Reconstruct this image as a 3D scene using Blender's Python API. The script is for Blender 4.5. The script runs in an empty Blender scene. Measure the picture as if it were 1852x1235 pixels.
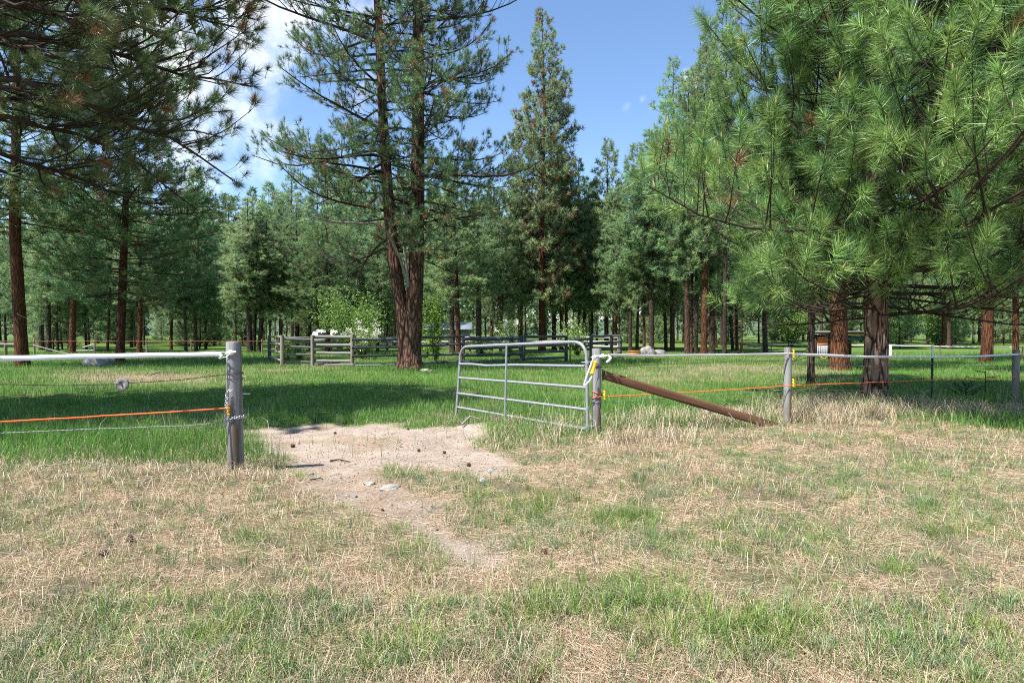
import bpy, math, random
import numpy as np
from mathutils import Vector, Matrix

# ------------------------------------------------------------------ camera, sky, sun, exposure
S = bpy.context.scene
COL = S.collection
CAM_H, FPX, HOR = 1.5, 1029.0, 603.0
cam_data = bpy.data.cameras.new('camera')
cam_data.sensor_width = 36.0
cam_data.lens = 20.0
cam_data.clip_start = 0.05
cam_data.clip_end = 6000.0
cam = bpy.data.objects.new('camera', cam_data)
COL.objects.link(cam)
cam.location = (0, 0, CAM_H)
cam.rotation_euler = (math.radians(90 - 0.80), 0, 0)
S.camera = cam

SUN_EL = math.radians(58)
SUN_H = Vector((-0.78, -0.62)).normalized()      # where the sun stands, seen from the camera (left, behind)
SUN_ROT = math.atan2(SUN_H.x, SUN_H.y)
w = bpy.data.worlds.new('World')
S.world = w
w.use_nodes = True
wn, wl = w.node_tree.nodes, w.node_tree.links
for n in list(wn):
    wn.remove(n)
wout = wn.new('ShaderNodeOutputWorld')
bg = wn.new('ShaderNodeBackground')
bg.inputs['Strength'].default_value = 0.105
sky = wn.new('ShaderNodeTexSky')
sky.sky_type = 'NISHITA'
sky.sun_disc = False
sky.sun_elevation = SUN_EL
sky.sun_rotation = SUN_ROT % (2 * math.pi)
sky.altitude = 900
sky.air_density = 1.0
sky.dust_density = 0.6
sky.ozone_density = 1.3
wl.new(bg.outputs[0], wout.inputs[0])


def wmath(op, a, b=None, c=None):
    n = wn.new('ShaderNodeMath')
    n.operation = op
    for i, v in enumerate((a, b, c)):
        if v is None:
            continue
        if isinstance(v, (int, float)):
            n.inputs[i].default_value = v
        else:
            wl.new(v, n.inputs[i])
    return n.outputs[0]


tc = wn.new('ShaderNodeTexCoord')
nz = wn.new('ShaderNodeTexNoise')
nz.inputs['Scale'].default_value = 5.0
nz.inputs['Detail'].default_value = 8.0
nz.inputs['Roughness'].default_value = 0.62
wl.new(tc.outputs['Generated'], nz.inputs['Vector'])
nz2 = wn.new('ShaderNodeTexNoise')
nz2.inputs['Scale'].default_value = 26.0
nz2.inputs['Detail'].default_value = 5.0
wl.new(tc.outputs['Generated'], nz2.inputs['Vector'])


def cloud(px, py, rad, soft, fine):
    v = Vector(((px - 926) / FPX, 1, (HOR - py) / FPX)).normalized()
    dn = wn.new('ShaderNodeVectorMath')
    dn.operation = 'DISTANCE'
    wl.new(tc.outputs['Generated'], dn.inputs[0])
    dn.inputs[1].default_value = v
    d = wmath('DIVIDE', dn.outputs['Value'], rad)
    nn = nz2 if fine else nz
    d = wmath('ADD', d, wmath('MULTIPLY', wmath('SUBTRACT', nn.outputs[0], 0.5), 2.6))
    mr = wn.new('ShaderNodeMapRange')
    mr.interpolation_type = 'SMOOTHSTEP'
    mr.inputs['From Min'].default_value = 1.0
    mr.inputs['From Max'].default_value = 1.0 - soft
    wl.new(d, mr.inputs['Value'])
    return mr.outputs[0]


m = cloud(455, -10, 0.145, 0.75, False)
for c in ((335, 135, 0.05, 0.6, True), (1133, 192, 0.013, 3.2, True), (1160, 182, 0.007, 4.0, True),
          (1252, 150, 0.024, 0.9, True), (150, -250, 0.35, 0.8, False), (1900, -500, 0.30, 0.9, False), (-900, 200, 0.3, 0.8, False)):
    m = wmath('MAXIMUM', m, cloud(*c))
hz = wn.new('ShaderNodeMixRGB')
hz.inputs[2].default_value = (5.6, 5.7, 5.9, 1)
wl.new(wmath('MULTIPLY', m, 0.92), hz.inputs[0])
tint = wn.new('ShaderNodeHueSaturation')
tint.inputs['Saturation'].default_value = 1.08
wl.new(sky.outputs[0], tint.inputs['Color'])
wl.new(tint.outputs[0], hz.inputs[1])
wl.new(hz.outputs[0], bg.inputs['Color'])

sun_d = bpy.data.lights.new('sun', 'SUN')
sun_d.energy = 4.8
sun_d.angle = math.radians(0.53)
sun_d.color = (1.0, 0.95, 0.87)
sun = bpy.data.objects.new('sun', sun_d)
COL.objects.link(sun)
sdir = Vector((SUN_H.x * math.cos(SUN_EL), SUN_H.y * math.cos(SUN_EL), math.sin(SUN_EL)))
sun.rotation_euler = sdir.to_track_quat('Z', 'Y').to_euler()
sun.location = sdir * 60

S.render.engine = 'CYCLES'
S.view_settings.view_transform = 'Standard'
S.view_settings.look = 'None'
S.view_settings.gamma = 1.0
S.view_settings.use_curve_mapping = False
S.view_settings.exposure = 1.38
S.cycles.max_bounces = 7
S.cycles.diffuse_bounces = 4
S.cycles.transmission_bounces = 4
S.cycles.use_denoising = False
S.cycles.filter_width = 1.05

# ------------------------------------------------------------------ helpers
rng = np.random.default_rng(7)
random.seed(7)
PI = math.pi


def P(px, py, d):
    return np.array([(px - 926) / FPX * d, d, CAM_H + (HOR - py) / FPX * d])


_tab = np.random.default_rng(3).random((256, 256))


def vn(x, y):
    x = np.asarray(x, float) + 1000.0
    y = np.asarray(y, float) + 1000.0
    xi, yi = np.floor(x).astype(int), np.floor(y).astype(int)
    fx, fy = x - xi, y - yi
    fx, fy = fx * fx * (3 - 2 * fx), fy * fy * (3 - 2 * fy)
    a, b = _tab[xi % 256, yi % 256], _tab[(xi + 1) % 256, yi % 256]
    c, d = _tab[xi % 256, (yi + 1) % 256], _tab[(xi + 1) % 256, (yi + 1) % 256]
    return (a * (1 - fx) + b * fx) * (1 - fy) + (c * (1 - fx) + d * fx) * fy


def fbm(x, y, o=4):
    s, t, f = 0, 0, 1.0
    for k in range(o):
        s = s + vn(x * f + 17 * k, y * f + 9 * k) / f
        t += 1 / f
        f *= 2.0
    return s / t


def gauss(x, y, cx, cy, rx, ry):
    return np.exp(-(((x - cx) / rx) ** 2 + ((y - cy) / ry) ** 2))


def ground_px(px, py):
    d = FPX * CAM_H / (py - HOR)
    return ((px - 926) / FPX * d, d)


PATH_PX = [(455, 776), (560, 764), (700, 767), (830, 775), (870, 800), (940, 828), (950, 858), (860, 866), (790, 856),
           (705, 844), (676, 868), (722, 903), (772, 920), (826, 950), (868, 990), (884, 1032), (842, 1040), (800, 1004), (722, 968), (676, 945),
           (610, 915), (560, 888), (522, 860), (497, 830), (472, 800)]
PATH = np.array([ground_px(*p) for p in PATH_PX])


def path_sd(x, y):
    """signed distance to the bare track's outline, negative inside"""
    x, y = np.asarray(x, float), np.asarray(y, float)
    best = np.full(x.shape, 1e9)
    inside = np.zeros(x.shape, bool)
    n = len(PATH)
    for i in range(n):
        (ax, ay), (bx, by) = PATH[i], PATH[(i + 1) % n]
        ex, ey = bx - ax, by - ay
        t = np.clip(((x - ax) * ex + (y - ay) * ey) / (ex * ex + ey * ey), 0, 1)
        best = np.minimum(best, np.hypot(x - ax - t * ex, y - ay - t * ey))
        cond = (ay > y) != (by > y)
        with np.errstate(divide='ignore', invalid='ignore'):
            xc = ax + (y - ay) / (by - ay if by != ay else 1e-9) * ex
        inside ^= cond & (x < xc)
    return np.where(inside, -best, best)


def path_m(x, y):
    sd = path_sd(x, y) + (fbm(np.asarray(x) * 2.6, np.asarray(y) * 2.6) - 0.5) * 0.75
    return np.clip(0.65 - sd / 0.30, 0, 1)


MOUNDS = [(-4.6, 5.6, 1.2, 0.5, 0.05), (-0.55, 8.7, 0.9, 0.45, 0.13), (1.3, 8.3, 0.8, 0.35, 0.07),
          (2.3, 8.9, 0.7, 0.3, 0.10), (7.4, 11.6, 1.6, 0.9, 0.14), (0.2, 8.6, 0.7, 0.4, 0.06)]


def H(x, y):
    x, y = np.asarray(x, float), np.asarray(y, float)
    z = 0.10 * (vn(x * 0.22, y * 0.22) - 0.5) + 0.05 * (vn(x * 0.9 + 5, y * 0.9) - 0.5) + 0.022 * (vn(x * 3.1, y * 3.1 + 8) - 0.5)
    z = z * np.clip(np.hypot(x, y) / 4 + 0.3, 0.3, 1)
    for cx, cy, rx, ry, h in MOUNDS:
        z = z + h * gauss(x, y, cx, cy, rx, ry)
    near = (np.abs(x) < 12) & (y < 14)
    pm = np.clip(0.5 - path_sd(x, y) / 0.8, 0, 1)
    return z - 0.05 * np.where(near, pm, 0)


def Hz(x, y):
    return float(H(np.array([x]), np.array([y]))[0])


def build_mesh(name, V, tris=None, quads=None, col=None, smooth=False):
    me = bpy.data.meshes.new(name)
    V = np.asarray(V, np.float32)
    nt = 0 if tris is None else len(tris)
    nq = 0 if quads is None else len(quads)
    parts, totals = [], []
    if nt:
        parts.append(np.asarray(tris, np.int32).ravel())
        totals.append(np.full(nt, 3, np.int32))
    if nq:
        parts.append(np.asarray(quads, np.int32).ravel())
        totals.append(np.full(nq, 4, np.int32))
    idx = np.concatenate(parts)
    tot = np.concatenate(totals)
    start = np.concatenate([[0], np.cumsum(tot)[:-1]]).astype(np.int32)
    me.vertices.add(len(V))
    me.vertices.foreach_set('co', V.ravel())
    me.loops.add(len(idx))
    me.loops.foreach_set('vertex_index', idx)
    me.polygons.add(len(tot))
    me.polygons.foreach_set('loop_start', start)
    me.polygons.foreach_set('loop_total', tot)
    if smooth:
        me.polygons.foreach_set('use_smooth', np.ones(len(tot), bool))
    me.update(calc_edges=True)
    if col is not None:
        a = me.color_attributes.new('Col', 'FLOAT_COLOR', 'POINT')
        c = np.ones((len(V), 4), np.float32)
        c[:, :3] = col
        a.data.foreach_set('color', c.ravel())
    return me


class MB:
    """collects shapes into one mesh"""

    def __init__(self):
        self.V, self.T, self.Q, self.n = [], [], [], 0

    def add(self, V, tris=None, quads=None):
        V = np.asarray(V, float)
        if tris is not None and len(tris):
            self.T.append(np.asarray(tris) + self.n)
        if quads is not None and len(quads):
            self.Q.append(np.asarray(quads) + self.n)
        self.V.append(V)
        self.n += len(V)
        return self

    def tube(self, pts, rad, sides=8, cap=True):
        pts = np.asarray(pts, float)
        k = len(pts)
        rad = np.broadcast_to(np.asarray(rad, float), (k,))
        V = ring_tube(pts[None], rad[None], sides)[0]
        Q = tube_quads(k, sides)
        self.add(V, None, Q)
        if cap:
            for e in (0, k - 1):
                ring = V[e * sides:(e + 1) * sides]
                c = ring.mean(0)
                vv = np.vstack([ring, c])
                t = [[i, (i + 1) % sides, sides] if e else [(i + 1) % sides, i, sides] for i in range(sides)]
                self.add(vv, t)
        return self

    def box(self, c, size, R=None, taper=None):
        s = np.array(size) / 2
        V = np.array([[x, y, z] for x in (-1, 1) for y in (-1, 1) for z in (-1, 1)], float) * s
        if R is not None:
            V = V @ np.asarray(R).T
        V = V + np.array(c)
        Q = [[0, 1, 3, 2], [4, 6, 7, 5], [0, 4, 5, 1], [2, 3, 7, 6], [0, 2, 6, 4], [1, 5, 7, 3]]
        return self.add(V, None, Q)

    def ball(self, c, r, seg=10, rings=6):
        c, r = np.array(c, float), np.broadcast_to(np.asarray(r, float), (3,))
        th = np.linspace(0.02, PI - 0.02, rings + 1)
        ph = np.linspace(0, 2 * PI, seg, endpoint=False)
        V = np.array([[math.sin(t) * math.cos(p), math.sin(t) * math.sin(p), math.cos(t)] for t in th for p in ph]) * r + c
        Q = [[i * seg + j, (i + 1) * seg + j, (i + 1) * seg + (j + 1) % seg, i * seg + (j + 1) % seg] for i in range(rings) for j in range(seg)]
        return self.add(V, None, Q)

    def mesh(self, name, smooth=False, off=None):
        V = np.vstack(self.V)
        if off is not None:
            V = V - np.asarray(off)
        return build_mesh(name, V, np.vstack(self.T) if self.T else None, np.vstack(self.Q) if self.Q else None, None, smooth)


def frames(T):
    """two unit vectors square to each direction"""
    ref = np.where(np.abs(T[..., 2:3]) > 0.92, np.array([1.0, 0, 0]), np.array([0, 0, 1.0]))
    a = np.cross(T, ref)
    a /= np.linalg.norm(a, axis=-1, keepdims=True) + 1e-12
    return a, np.cross(T, a)


def ring_tube(Pn, R, sides):
    """Pn (n,k,3), R (n,k) -> (n,k*sides,3)"""
    n, k, _ = Pn.shape
    T = np.gradient(Pn, axis=1)
    T /= np.linalg.norm(T, axis=-1, keepdims=True) + 1e-12
    t0 = T.mean(1, keepdims=True)
    t0 = t0 / (np.linalg.norm(t0, axis=-1, keepdims=True) + 1e-12)
    ref = np.where(np.abs(t0[..., 2:3]) > 0.8, np.array([1.0, 0, 0]), np.array([0, 0, 1.0]))
    a = np.cross(T, np.broadcast_to(ref, T.shape))
    a /= np.linalg.norm(a, axis=-1, keepdims=True) + 1e-12
    b = np.cross(T, a)
    ph = np.arange(sides) * 2 * PI / sides
    V = Pn[:, :, None, :] + R[:, :, None, None] * (np.cos(ph)[None, None, :, None] * a[:, :, None, :] + np.sin(ph)[None, None, :, None] * b[:, :, None, :])
    return V.reshape(n, k * sides, 3)


def tube_quads(k, sides):
    i = np.arange(k - 1)[:, None] * sides
    j = np.arange(sides)[None]
    j2 = (j + 1) % sides
    return np.stack([i + j, i + j2, i + sides + j2, i + sides + j], -1).reshape(-1, 4)


def tubes_batch(Pn, R, sides):
    n, k, _ = Pn.shape
    V = ring_tube(Pn, R, sides)
    Q = tube_quads(k, sides)[None] + (np.arange(n) * k * sides)[:, None, None]
    return V.reshape(-1, 3), Q.reshape(-1, 4)


def put(name, me, mat=None, parent=None, kind=None, label=None, cat=None, group=None, loc=None):
    o = bpy.data.objects.new(name, me)
    COL.objects.link(o)
    if mat is not None and me is not None and not me.materials:
        me.materials.append(mat)
    if parent is not None:
        o.parent = parent
    if loc is not None:
        o.location = loc
    tag(o, kind, label, cat, group)
    return o


def tag(o, kind=None, label=None, cat=None, group=None):
    for k, v in (('kind', kind), ('label', label), ('category', cat), ('group', group)):
        if v:
            o[k] = v


def thing(name, loc, label, cat, group=None, rz=0.0):
    o = bpy.data.objects.new(name, None)
    COL.objects.link(o)
    o.empty_display_size = 0.2
    o.location = [float(v) for v in loc]
    o.rotation_euler = (0, 0, rz)
    tag(o, None, label, cat, group)
    return o


# ------------------------------------------------------------------ materials
def new_mat(name):
    m = bpy.data.materials.new(name)
    m.use_nodes = True
    nt = m.node_tree
    nt.nodes.clear()
    out = nt.nodes.new('ShaderNodeOutputMaterial')
    b = nt.nodes.new('ShaderNodeBsdfPrincipled')
    nt.links.new(b.outputs[0], out.inputs[0])
    return m, nt, b, out


def node(nt, t, **kw):
    n = nt.nodes.new(t)
    for k, v in kw.items():
        if k in n.inputs:
            n.inputs[k].default_value = v
        else:
            setattr(n, k, v)
    return n


def mixrgb(nt, fac, a, b, mode='MIX'):
    n = nt.nodes.new('ShaderNodeMixRGB')
    n.blend_type = mode
    for i, v in enumerate((fac, a, b)):
        if hasattr(v, 'is_linked') or hasattr(v, 'links'):
            nt.links.new(v, n.inputs[i])
        elif i == 0:
            n.inputs[0].default_value = v
        else:
            n.inputs[i].default_value = (*v, 1)
    return n.outputs[0]


def ramp(nt, fac, stops):
    n = nt.nodes.new('ShaderNodeValToRGB')
    e = n.color_ramp.elements
    while len(e) < len(stops):
        e.new(0.5)
    for el, (p, c) in zip(e, stops):
        el.position = p
        el.color = (*c, 1) if len(c) == 3 else c
    nt.links.new(fac, n.inputs[0])
    return n.outputs[0]


def coords(nt, scale=(1, 1, 1), space='Object'):
    t = nt.nodes.new('ShaderNodeTexCoord')
    mp = nt.nodes.new('ShaderNodeMapping')
    mp.inputs['Scale'].default_value = scale
    nt.links.new(t.outputs[space], mp.inputs[0])
    return mp.outputs[0]


def noise(nt, vec, scale, detail=5, rough=0.55):
    n = node(nt, 'ShaderNodeTexNoise', Scale=scale, Detail=detail, Roughness=rough)
    nt.links.new(vec, n.inputs['Vector'])
    return n.outputs[0]


def bump(nt, b, h, strength=0.5, dist=0.01):
    n = node(nt, 'ShaderNodeBump', Strength=strength, Distance=dist)
    nt.links.new(h, n.inputs['Height'])
    nt.links.new(n.outputs[0], b.inputs['Normal'])


def leaf_mat(name, trans=0.35, spread=0.25, rough=0.55, spec=0.25):
    """thin leaves and needles: attribute colour, varied a little from plant to plant, lit through"""
    m, nt, b, out = new_mat(name)
    at = node(nt, 'ShaderNodeAttribute', attribute_name='Col')
    oi = nt.nodes.new('ShaderNodeObjectInfo')
    hs = nt.nodes.new('ShaderNodeHueSaturation')
    for sock, lo, hi in (('Hue', 0.5 - 0.035 * spread / 0.25, 0.5 + 0.012 * spread / 0.25), ('Value', 1 - spread * 0.7, 1 + spread)):
        mr = nt.nodes.new('ShaderNodeMapRange')
        mr.inputs['To Min'].default_value = lo
        mr.inputs['To Max'].default_value = hi
        if sock == 'Value':
            w_ = nt.nodes.new('ShaderNodeTexWhiteNoise')
            w_.noise_dimensions = '1D'
            nt.links.new(oi.outputs['Random'], w_.inputs['W'])
            nt.links.new(w_.outputs['Value'], mr.inputs['Value'])
        else:
            nt.links.new(oi.outputs['Random'], mr.inputs['Value'])
        nt.links.new(mr.outputs[0], hs.inputs[sock])
    nt.links.new(at.outputs['Color'], hs.inputs['Color'])
    nt.links.new(hs.outputs[0], b.inputs['Base Color'])
    b.inputs['Roughness'].default_value = rough
    b.inputs['Specular IOR Level'].default_value = spec
    tr = nt.nodes.new('ShaderNodeBsdfTranslucent')
    nt.links.new(hs.outputs[0], tr.inputs['Color'])
    mx = nt.nodes.new('ShaderNodeMixShader')
    mx.inputs[0].default_value = trans
    nt.links.new(b.outputs[0], mx.inputs[1])
    nt.links.new(tr.outputs[0], mx.inputs[2])
    nt.links.new(mx.outputs[0], out.inputs[0])
    return m


def bark_mat(name, plate, plate2, fissure, scale=1.0):
    m, nt, b, out = new_mat(name)
    v = coords(nt, (9 * scale, 9 * scale, 1.7 * scale))
    wob = node(nt, 'ShaderNodeTexNoise', Scale=1.3, Detail=3.0)
    nt.links.new(v, wob.inputs['Vector'])
    vm = nt.nodes.new('ShaderNodeMixRGB')
    vm.blend_type = 'ADD'
    vm.inputs[0].default_value = 0.9
    nt.links.new(v, vm.inputs[1])
    nt.links.new(wob.outputs['Color'], vm.inputs[2])
    vo = node(nt, 'ShaderNodeTexVoronoi', Scale=1.0, feature='DISTANCE_TO_EDGE')
    nt.links.new(vm.outputs[0], vo.inputs['Vector'])
    fine = noise(nt, coords(nt, (30 * scale, 30 * scale, 7 * scale)), 1.0, 8, 0.7)
    big = noise(nt, coords(nt, (1.5, 1.5, 0.5)), 1.0, 3)
    pl = mixrgb(nt, ramp(nt, fine, [(0.35, (0, 0, 0)), (0.7, (1, 1, 1))]), plate, plate2)
    pl = mixrgb(nt, 0.45, pl, ramp(nt, big, [(0.3, (0.45, 0.42, 0.42)), (0.7, (1.25, 1.2, 1.15))]), 'MULTIPLY')
    edge = ramp(nt, vo.outputs['Distance'], [(0.02, (1, 1, 1)), (0.16, (0, 0, 0))])
    nt.links.new(mixrgb(nt, edge, pl, fissure), b.inputs['Base Color'])
    b.inputs['Roughness'].default_value = 0.92
    b.inputs['Specular IOR Level'].default_value = 0.15
    hsum = nt.nodes.new('ShaderNodeMath')
    hsum.operation = 'MULTIPLY_ADD'
    nt.links.new(fine, hsum.inputs[0])
    hsum.inputs[1].default_value = 0.5
    mr = ramp(nt, vo.outputs['Distance'], [(0.0, (0, 0, 0)), (0.25, (1, 1, 1))])
    nt.links.new(mr, hsum.inputs[2])
    bump(nt, b, hsum.outputs[0], 0.9, 0.03)
    return m


def wood_mat(name, c1, c2, dark, axis=2, rough=0.85, sc=1.0, stain=None):
    """weathered wood with grain along one axis"""
    m, nt, b, out = new_mat(name)
    s = [26 * sc, 26 * sc, 26 * sc]
    s[axis] = 1.1 * sc
    g = noise(nt, coords(nt, s), 1.0, 9, 0.68)
    s2 = [7, 7, 7]
    s2[axis] = 0.7
    big = noise(nt, coords(nt, s2), 1.0, 4)
    c = mixrgb(nt, ramp(nt, g, [(0.35, (0, 0, 0)), (0.62, (1, 1, 1))]), c1, c2)
    crack = ramp(nt, g, [(0.30, (1, 1, 1)), (0.37, (0, 0, 0))])
    c = mixrgb(nt, crack, c, dark)
    if stain:
        c = mixrgb(nt, ramp(nt, big, [(0.50, (0, 0, 0)), (0.60, (1, 1, 1))]), c, stain)
    nt.links.new(c, b.inputs['Base Color'])
    b.inputs['Roughness'].default_value = rough
    b.inputs['Specular IOR Level'].default_value = 0.2
    bump(nt, b, g, 0.6, 0.008)
    return m


def plain_mat(name, c, rough=0.5, metal=0.0, var=0.25, scale=25, spec=0.4, bmp=0.0):
    m, nt, b, out = new_mat(name)
    n = noise(nt, coords(nt), scale, 6, 0.6)
    k = ramp(nt, n, [(0.3, (1 - var,) * 3), (0.7, (1 + var * 0.5,) * 3)])
    nt.links.new(mixrgb(nt, 1.0, c, k, 'MULTIPLY'), b.inputs['Base Color'])
    b.inputs['Roughness'].default_value = rough
    b.inputs['Metallic'].default_value = metal
    b.inputs['Specular IOR Level'].default_value = spec
    if bmp:
        bump(nt, b, n, bmp, 0.01)
    return m


def ground_mat():
    m, nt, b, out = new_mat('soil_and_litter')
    at = node(nt, 'ShaderNodeAttribute', attribute_name='Col')
    t = coords(nt)
    n1 = noise(nt, t, 22, 9, 0.72)
    n2 = noise(nt, t, 3.1, 6, 0.6)
    n3 = noise(nt, t, 110, 4, 0.7)
    c = mixrgb(nt, 1.0, at.outputs['Color'], ramp(nt, n1, [(0.25, (0.62, 0.58, 0.54)), (0.75, (1.30, 1.30, 1.30))]), 'MULTIPLY')
    c = mixrgb(nt, 0.8, c, ramp(nt, n2, [(0.3, (0.75, 0.73, 0.70)), (0.7, (1.18, 1.17, 1.16))]), 'MULTIPLY')
    c = mixrgb(nt, 0.8, c, ramp(nt, n3, [(0.3, (0.62, 0.60, 0.57)), (0.65, (1.15, 1.15, 1.15))]), 'MULTIPLY')
    nt.links.new(c, b.inputs['Base Color'])
    b.inputs['Roughness'].default_value = 0.95
    b.inputs['Specular IOR Level'].default_value = 0.1
    ad = nt.nodes.new('ShaderNodeMath')
    ad.operation = 'ADD'
    nt.links.new(n1, ad.inputs[0])
    nt.links.new(n3, ad.inputs[1])
    bump(nt, b, ad.outputs[0], 0.8, 0.02)
    return m


M_NEEDLE = leaf_mat('pine_needles', 0.27, 0.10, 0.42, 0.5)
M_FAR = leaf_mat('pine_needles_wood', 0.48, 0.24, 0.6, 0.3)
M_LEAF = leaf_mat('broad_leaves', 0.45, 0.12, 0.5, 0.3)
M_GRASS = leaf_mat('grass_blades', 0.35, 0.0, 0.5, 0.3)
M_STRAW = leaf_mat('straw', 0.22, 0.0, 0.7, 0.15)
M_BARK_RED = bark_mat('orange_bark', (0.175, 0.068, 0.031), (0.105, 0.045, 0.025), (0.035, 0.018, 0.012))
M_BARK_GREY = bark_mat('grey_brown_bark', (0.17, 0.115, 0.085), (0.115, 0.078, 0.06), (0.025, 0.018, 0.014))
M_BARK_MIX = bark_mat('red_grey_bark', (0.155, 0.085, 0.058), (0.105, 0.062, 0.047), (0.028, 0.018, 0.013))
M_BARK_NEAR = bark_mat('furrowed_grey_brown_bark', (0.30, 0.205, 0.155), (0.19, 0.125, 0.095), (0.022, 0.015, 0.011), 0.8)
M_BARK_DARK = bark_mat('dark_bark', (0.10, 0.075, 0.06), (0.07, 0.052, 0.042), (0.018, 0.014, 0.012))
M_TWIG = plain_mat('twig_bark', (0.048, 0.037, 0.030), 0.9, 0, 0.4, 12, 0.15)
M_TWIG_GREY = plain_mat('pale_twig_bark', (0.22, 0.20, 0.18), 0.9, 0, 0.4, 12, 0.15)
M_GROUND = ground_mat()
M_POST = wood_mat('grey_post_wood', (0.13, 0.13, 0.135), (0.24, 0.24, 0.24), (0.028, 0.025, 0.022), 2, 0.9, 1.0, (0.10, 0.075, 0.055))
M_POST2 = wood_mat('grey_green_post_wood', (0.16, 0.17, 0.16), (0.25, 0.255, 0.24), (0.04, 0.033, 0.026), 2, 0.9, 1.0, (0.15, 0.10, 0.06))
M_BRACE = wood_mat('brown_stained_wood', (0.075, 0.036, 0.020), (0.12, 0.06, 0.032), (0.03, 0.014, 0.008), 0, 0.75, 1.0, (0.15, 0.08, 0.045))
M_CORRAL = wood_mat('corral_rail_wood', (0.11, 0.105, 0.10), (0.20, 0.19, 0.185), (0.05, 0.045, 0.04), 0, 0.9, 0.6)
M_CORRAL_DARK = wood_mat('dark_shaded_rail_wood', (0.045, 0.05, 0.052), (0.085, 0.09, 0.09), (0.02, 0.02, 0.02), 0, 0.8, 0.6)  # shade on the corral rail fronts put into the colour; also used for dark boards
M_CORRAL_POST = wood_mat('corral_post_wood', (0.15, 0.13, 0.11), (0.24, 0.215, 0.19), (0.05, 0.04, 0.035), 2, 0.9, 0.6, (0.15, 0.10, 0.065))
M_PALE_RAIL = wood_mat('pale_rail_wood', (0.24, 0.23, 0.22), (0.36, 0.345, 0.33), (0.16, 0.14, 0.12), 0, 0.9, 0.6)
M_GALV = plain_mat('galvanised_grey_paint', (0.21, 0.22, 0.245), 0.45, 0.1, 0.22, 18, 0.5)
def worn_paint(name, c, rust):
    m, nt, b, out = new_mat(name)
    n = noise(nt, coords(nt), 7, 9, 0.72)
    n2 = noise(nt, coords(nt), 42, 6, 0.7)
    base = mixrgb(nt, 1.0, c, ramp(nt, n2, [(0.3, (.72,) * 3), (0.7, (1.15,) * 3)]), 'MULTIPLY')
    dirt = mixrgb(nt, ramp(nt, n, [(0.52, (0, 0, 0)), (0.75, (.6,) * 3)]), base, (0.10, 0.09, 0.08))
    nt.links.new(mixrgb(nt, ramp(nt, n2, [(0.66, (0, 0, 0)), (0.72, (1, 1, 1))]), dirt, rust), b.inputs['Base Color'])
    b.inputs['Roughness'].default_value = 0.5
    bump(nt, b, n2, 0.25, 0.003)
    return m


M_GALV = worn_paint('worn_grey_gate_paint', (0.215, 0.225, 0.25), (0.13, 0.075, 0.045))
M_CHAIN = plain_mat('zinc_chain', (0.55, 0.56, 0.58), 0.35, 0.85, 0.2, 60)
M_WIRE = plain_mat('dull_wire', (0.16, 0.15, 0.145), 0.55, 0.5, 0.3, 30)
M_WIRE_RUST = plain_mat('dark_rusty_wire', (0.07, 0.05, 0.042), 0.7, 0.2, 0.3, 30)
M_WIRE_BRIGHT = plain_mat('bright_wire', (0.27, 0.285, 0.31), 0.5, 0.4, 0.2, 30)
M_TAPE = plain_mat('white_poly_tape', (0.78, 0.80, 0.84), 0.45, 0, 0.10, 160, 0.4)
M_ORANGE = plain_mat('orange_rope', (0.80, 0.13, 0.03), 0.6, 0, 0.2, 120)
M_YELLOW = plain_mat('yellow_plastic', (0.82, 0.45, 0.01), 0.4, 0, 0.08, 40)
M_WHITE = plain_mat('white_plastic', (0.76, 0.77, 0.78), 0.4, 0, 0.08, 40)
M_TPOST = plain_mat('dark_green_steel', (0.012, 0.04, 0.028), 0.5, 0.1, 0.2, 25)
M_STONE = plain_mat('grey_stone', (0.20, 0.195, 0.19), 0.9, 0, 0.5, 6, 0.2, 0.8)
M_PALESTONE = plain_mat('pale_stone', (0.30, 0.28, 0.25), 0.9, 0, 0.4, 14, 0.2, 0.7)
M_GRANITE = plain_mat('speckled_pale_boulder', (0.24, 0.235, 0.23), 0.9, 0, 0.75, 9, 0.2, 0.8)
M_CONE = plain_mat('pine_cone_scale', (0.26, 0.20, 0.155), 0.8, 0, 0.6, 60, 0.2)
M_CONE_BROWN = plain_mat('brown_cone_scale', (0.13, 0.06, 0.035), 0.8, 0, 0.5, 60, 0.2)
M_BUD = plain_mat('tan_bud', (0.42, 0.29, 0.17), 0.8, 0, 0.3, 60, 0.2)

# ------------------------------------------------------------------ ground and track
def axis_lines(lo, hi, step, far_lo, far_hi, grow):
    a = list(np.arange(lo, hi + 1e-6, step))
    s, x = step, a[-1]
    while x < far_hi:
        s *= grow
        x += s
        a.append(x)
    s, x = step, a[0]
    pre = []
    while x > far_lo:
        s *= grow
        x -= s
        pre.append(x)
    return np.array(pre[::-1] + a)


def px_of(x, y):
    y = np.maximum(y, 0.3)
    return 926 + FPX * x / y, HOR + FPX * CAM_H / y


def fence_side(x, y):
    """metres beyond the fence line (positive: in the pasture)"""
    x = np.asarray(x, float)
    line = np.interp(x, [-9.0, -4.6, -3.0, 1.23, 4.48, 11.2, 16], [6.3, 6.4, 6.6, 8.1, 9.2, 12.4, 14.6])
    return y - line


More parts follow.
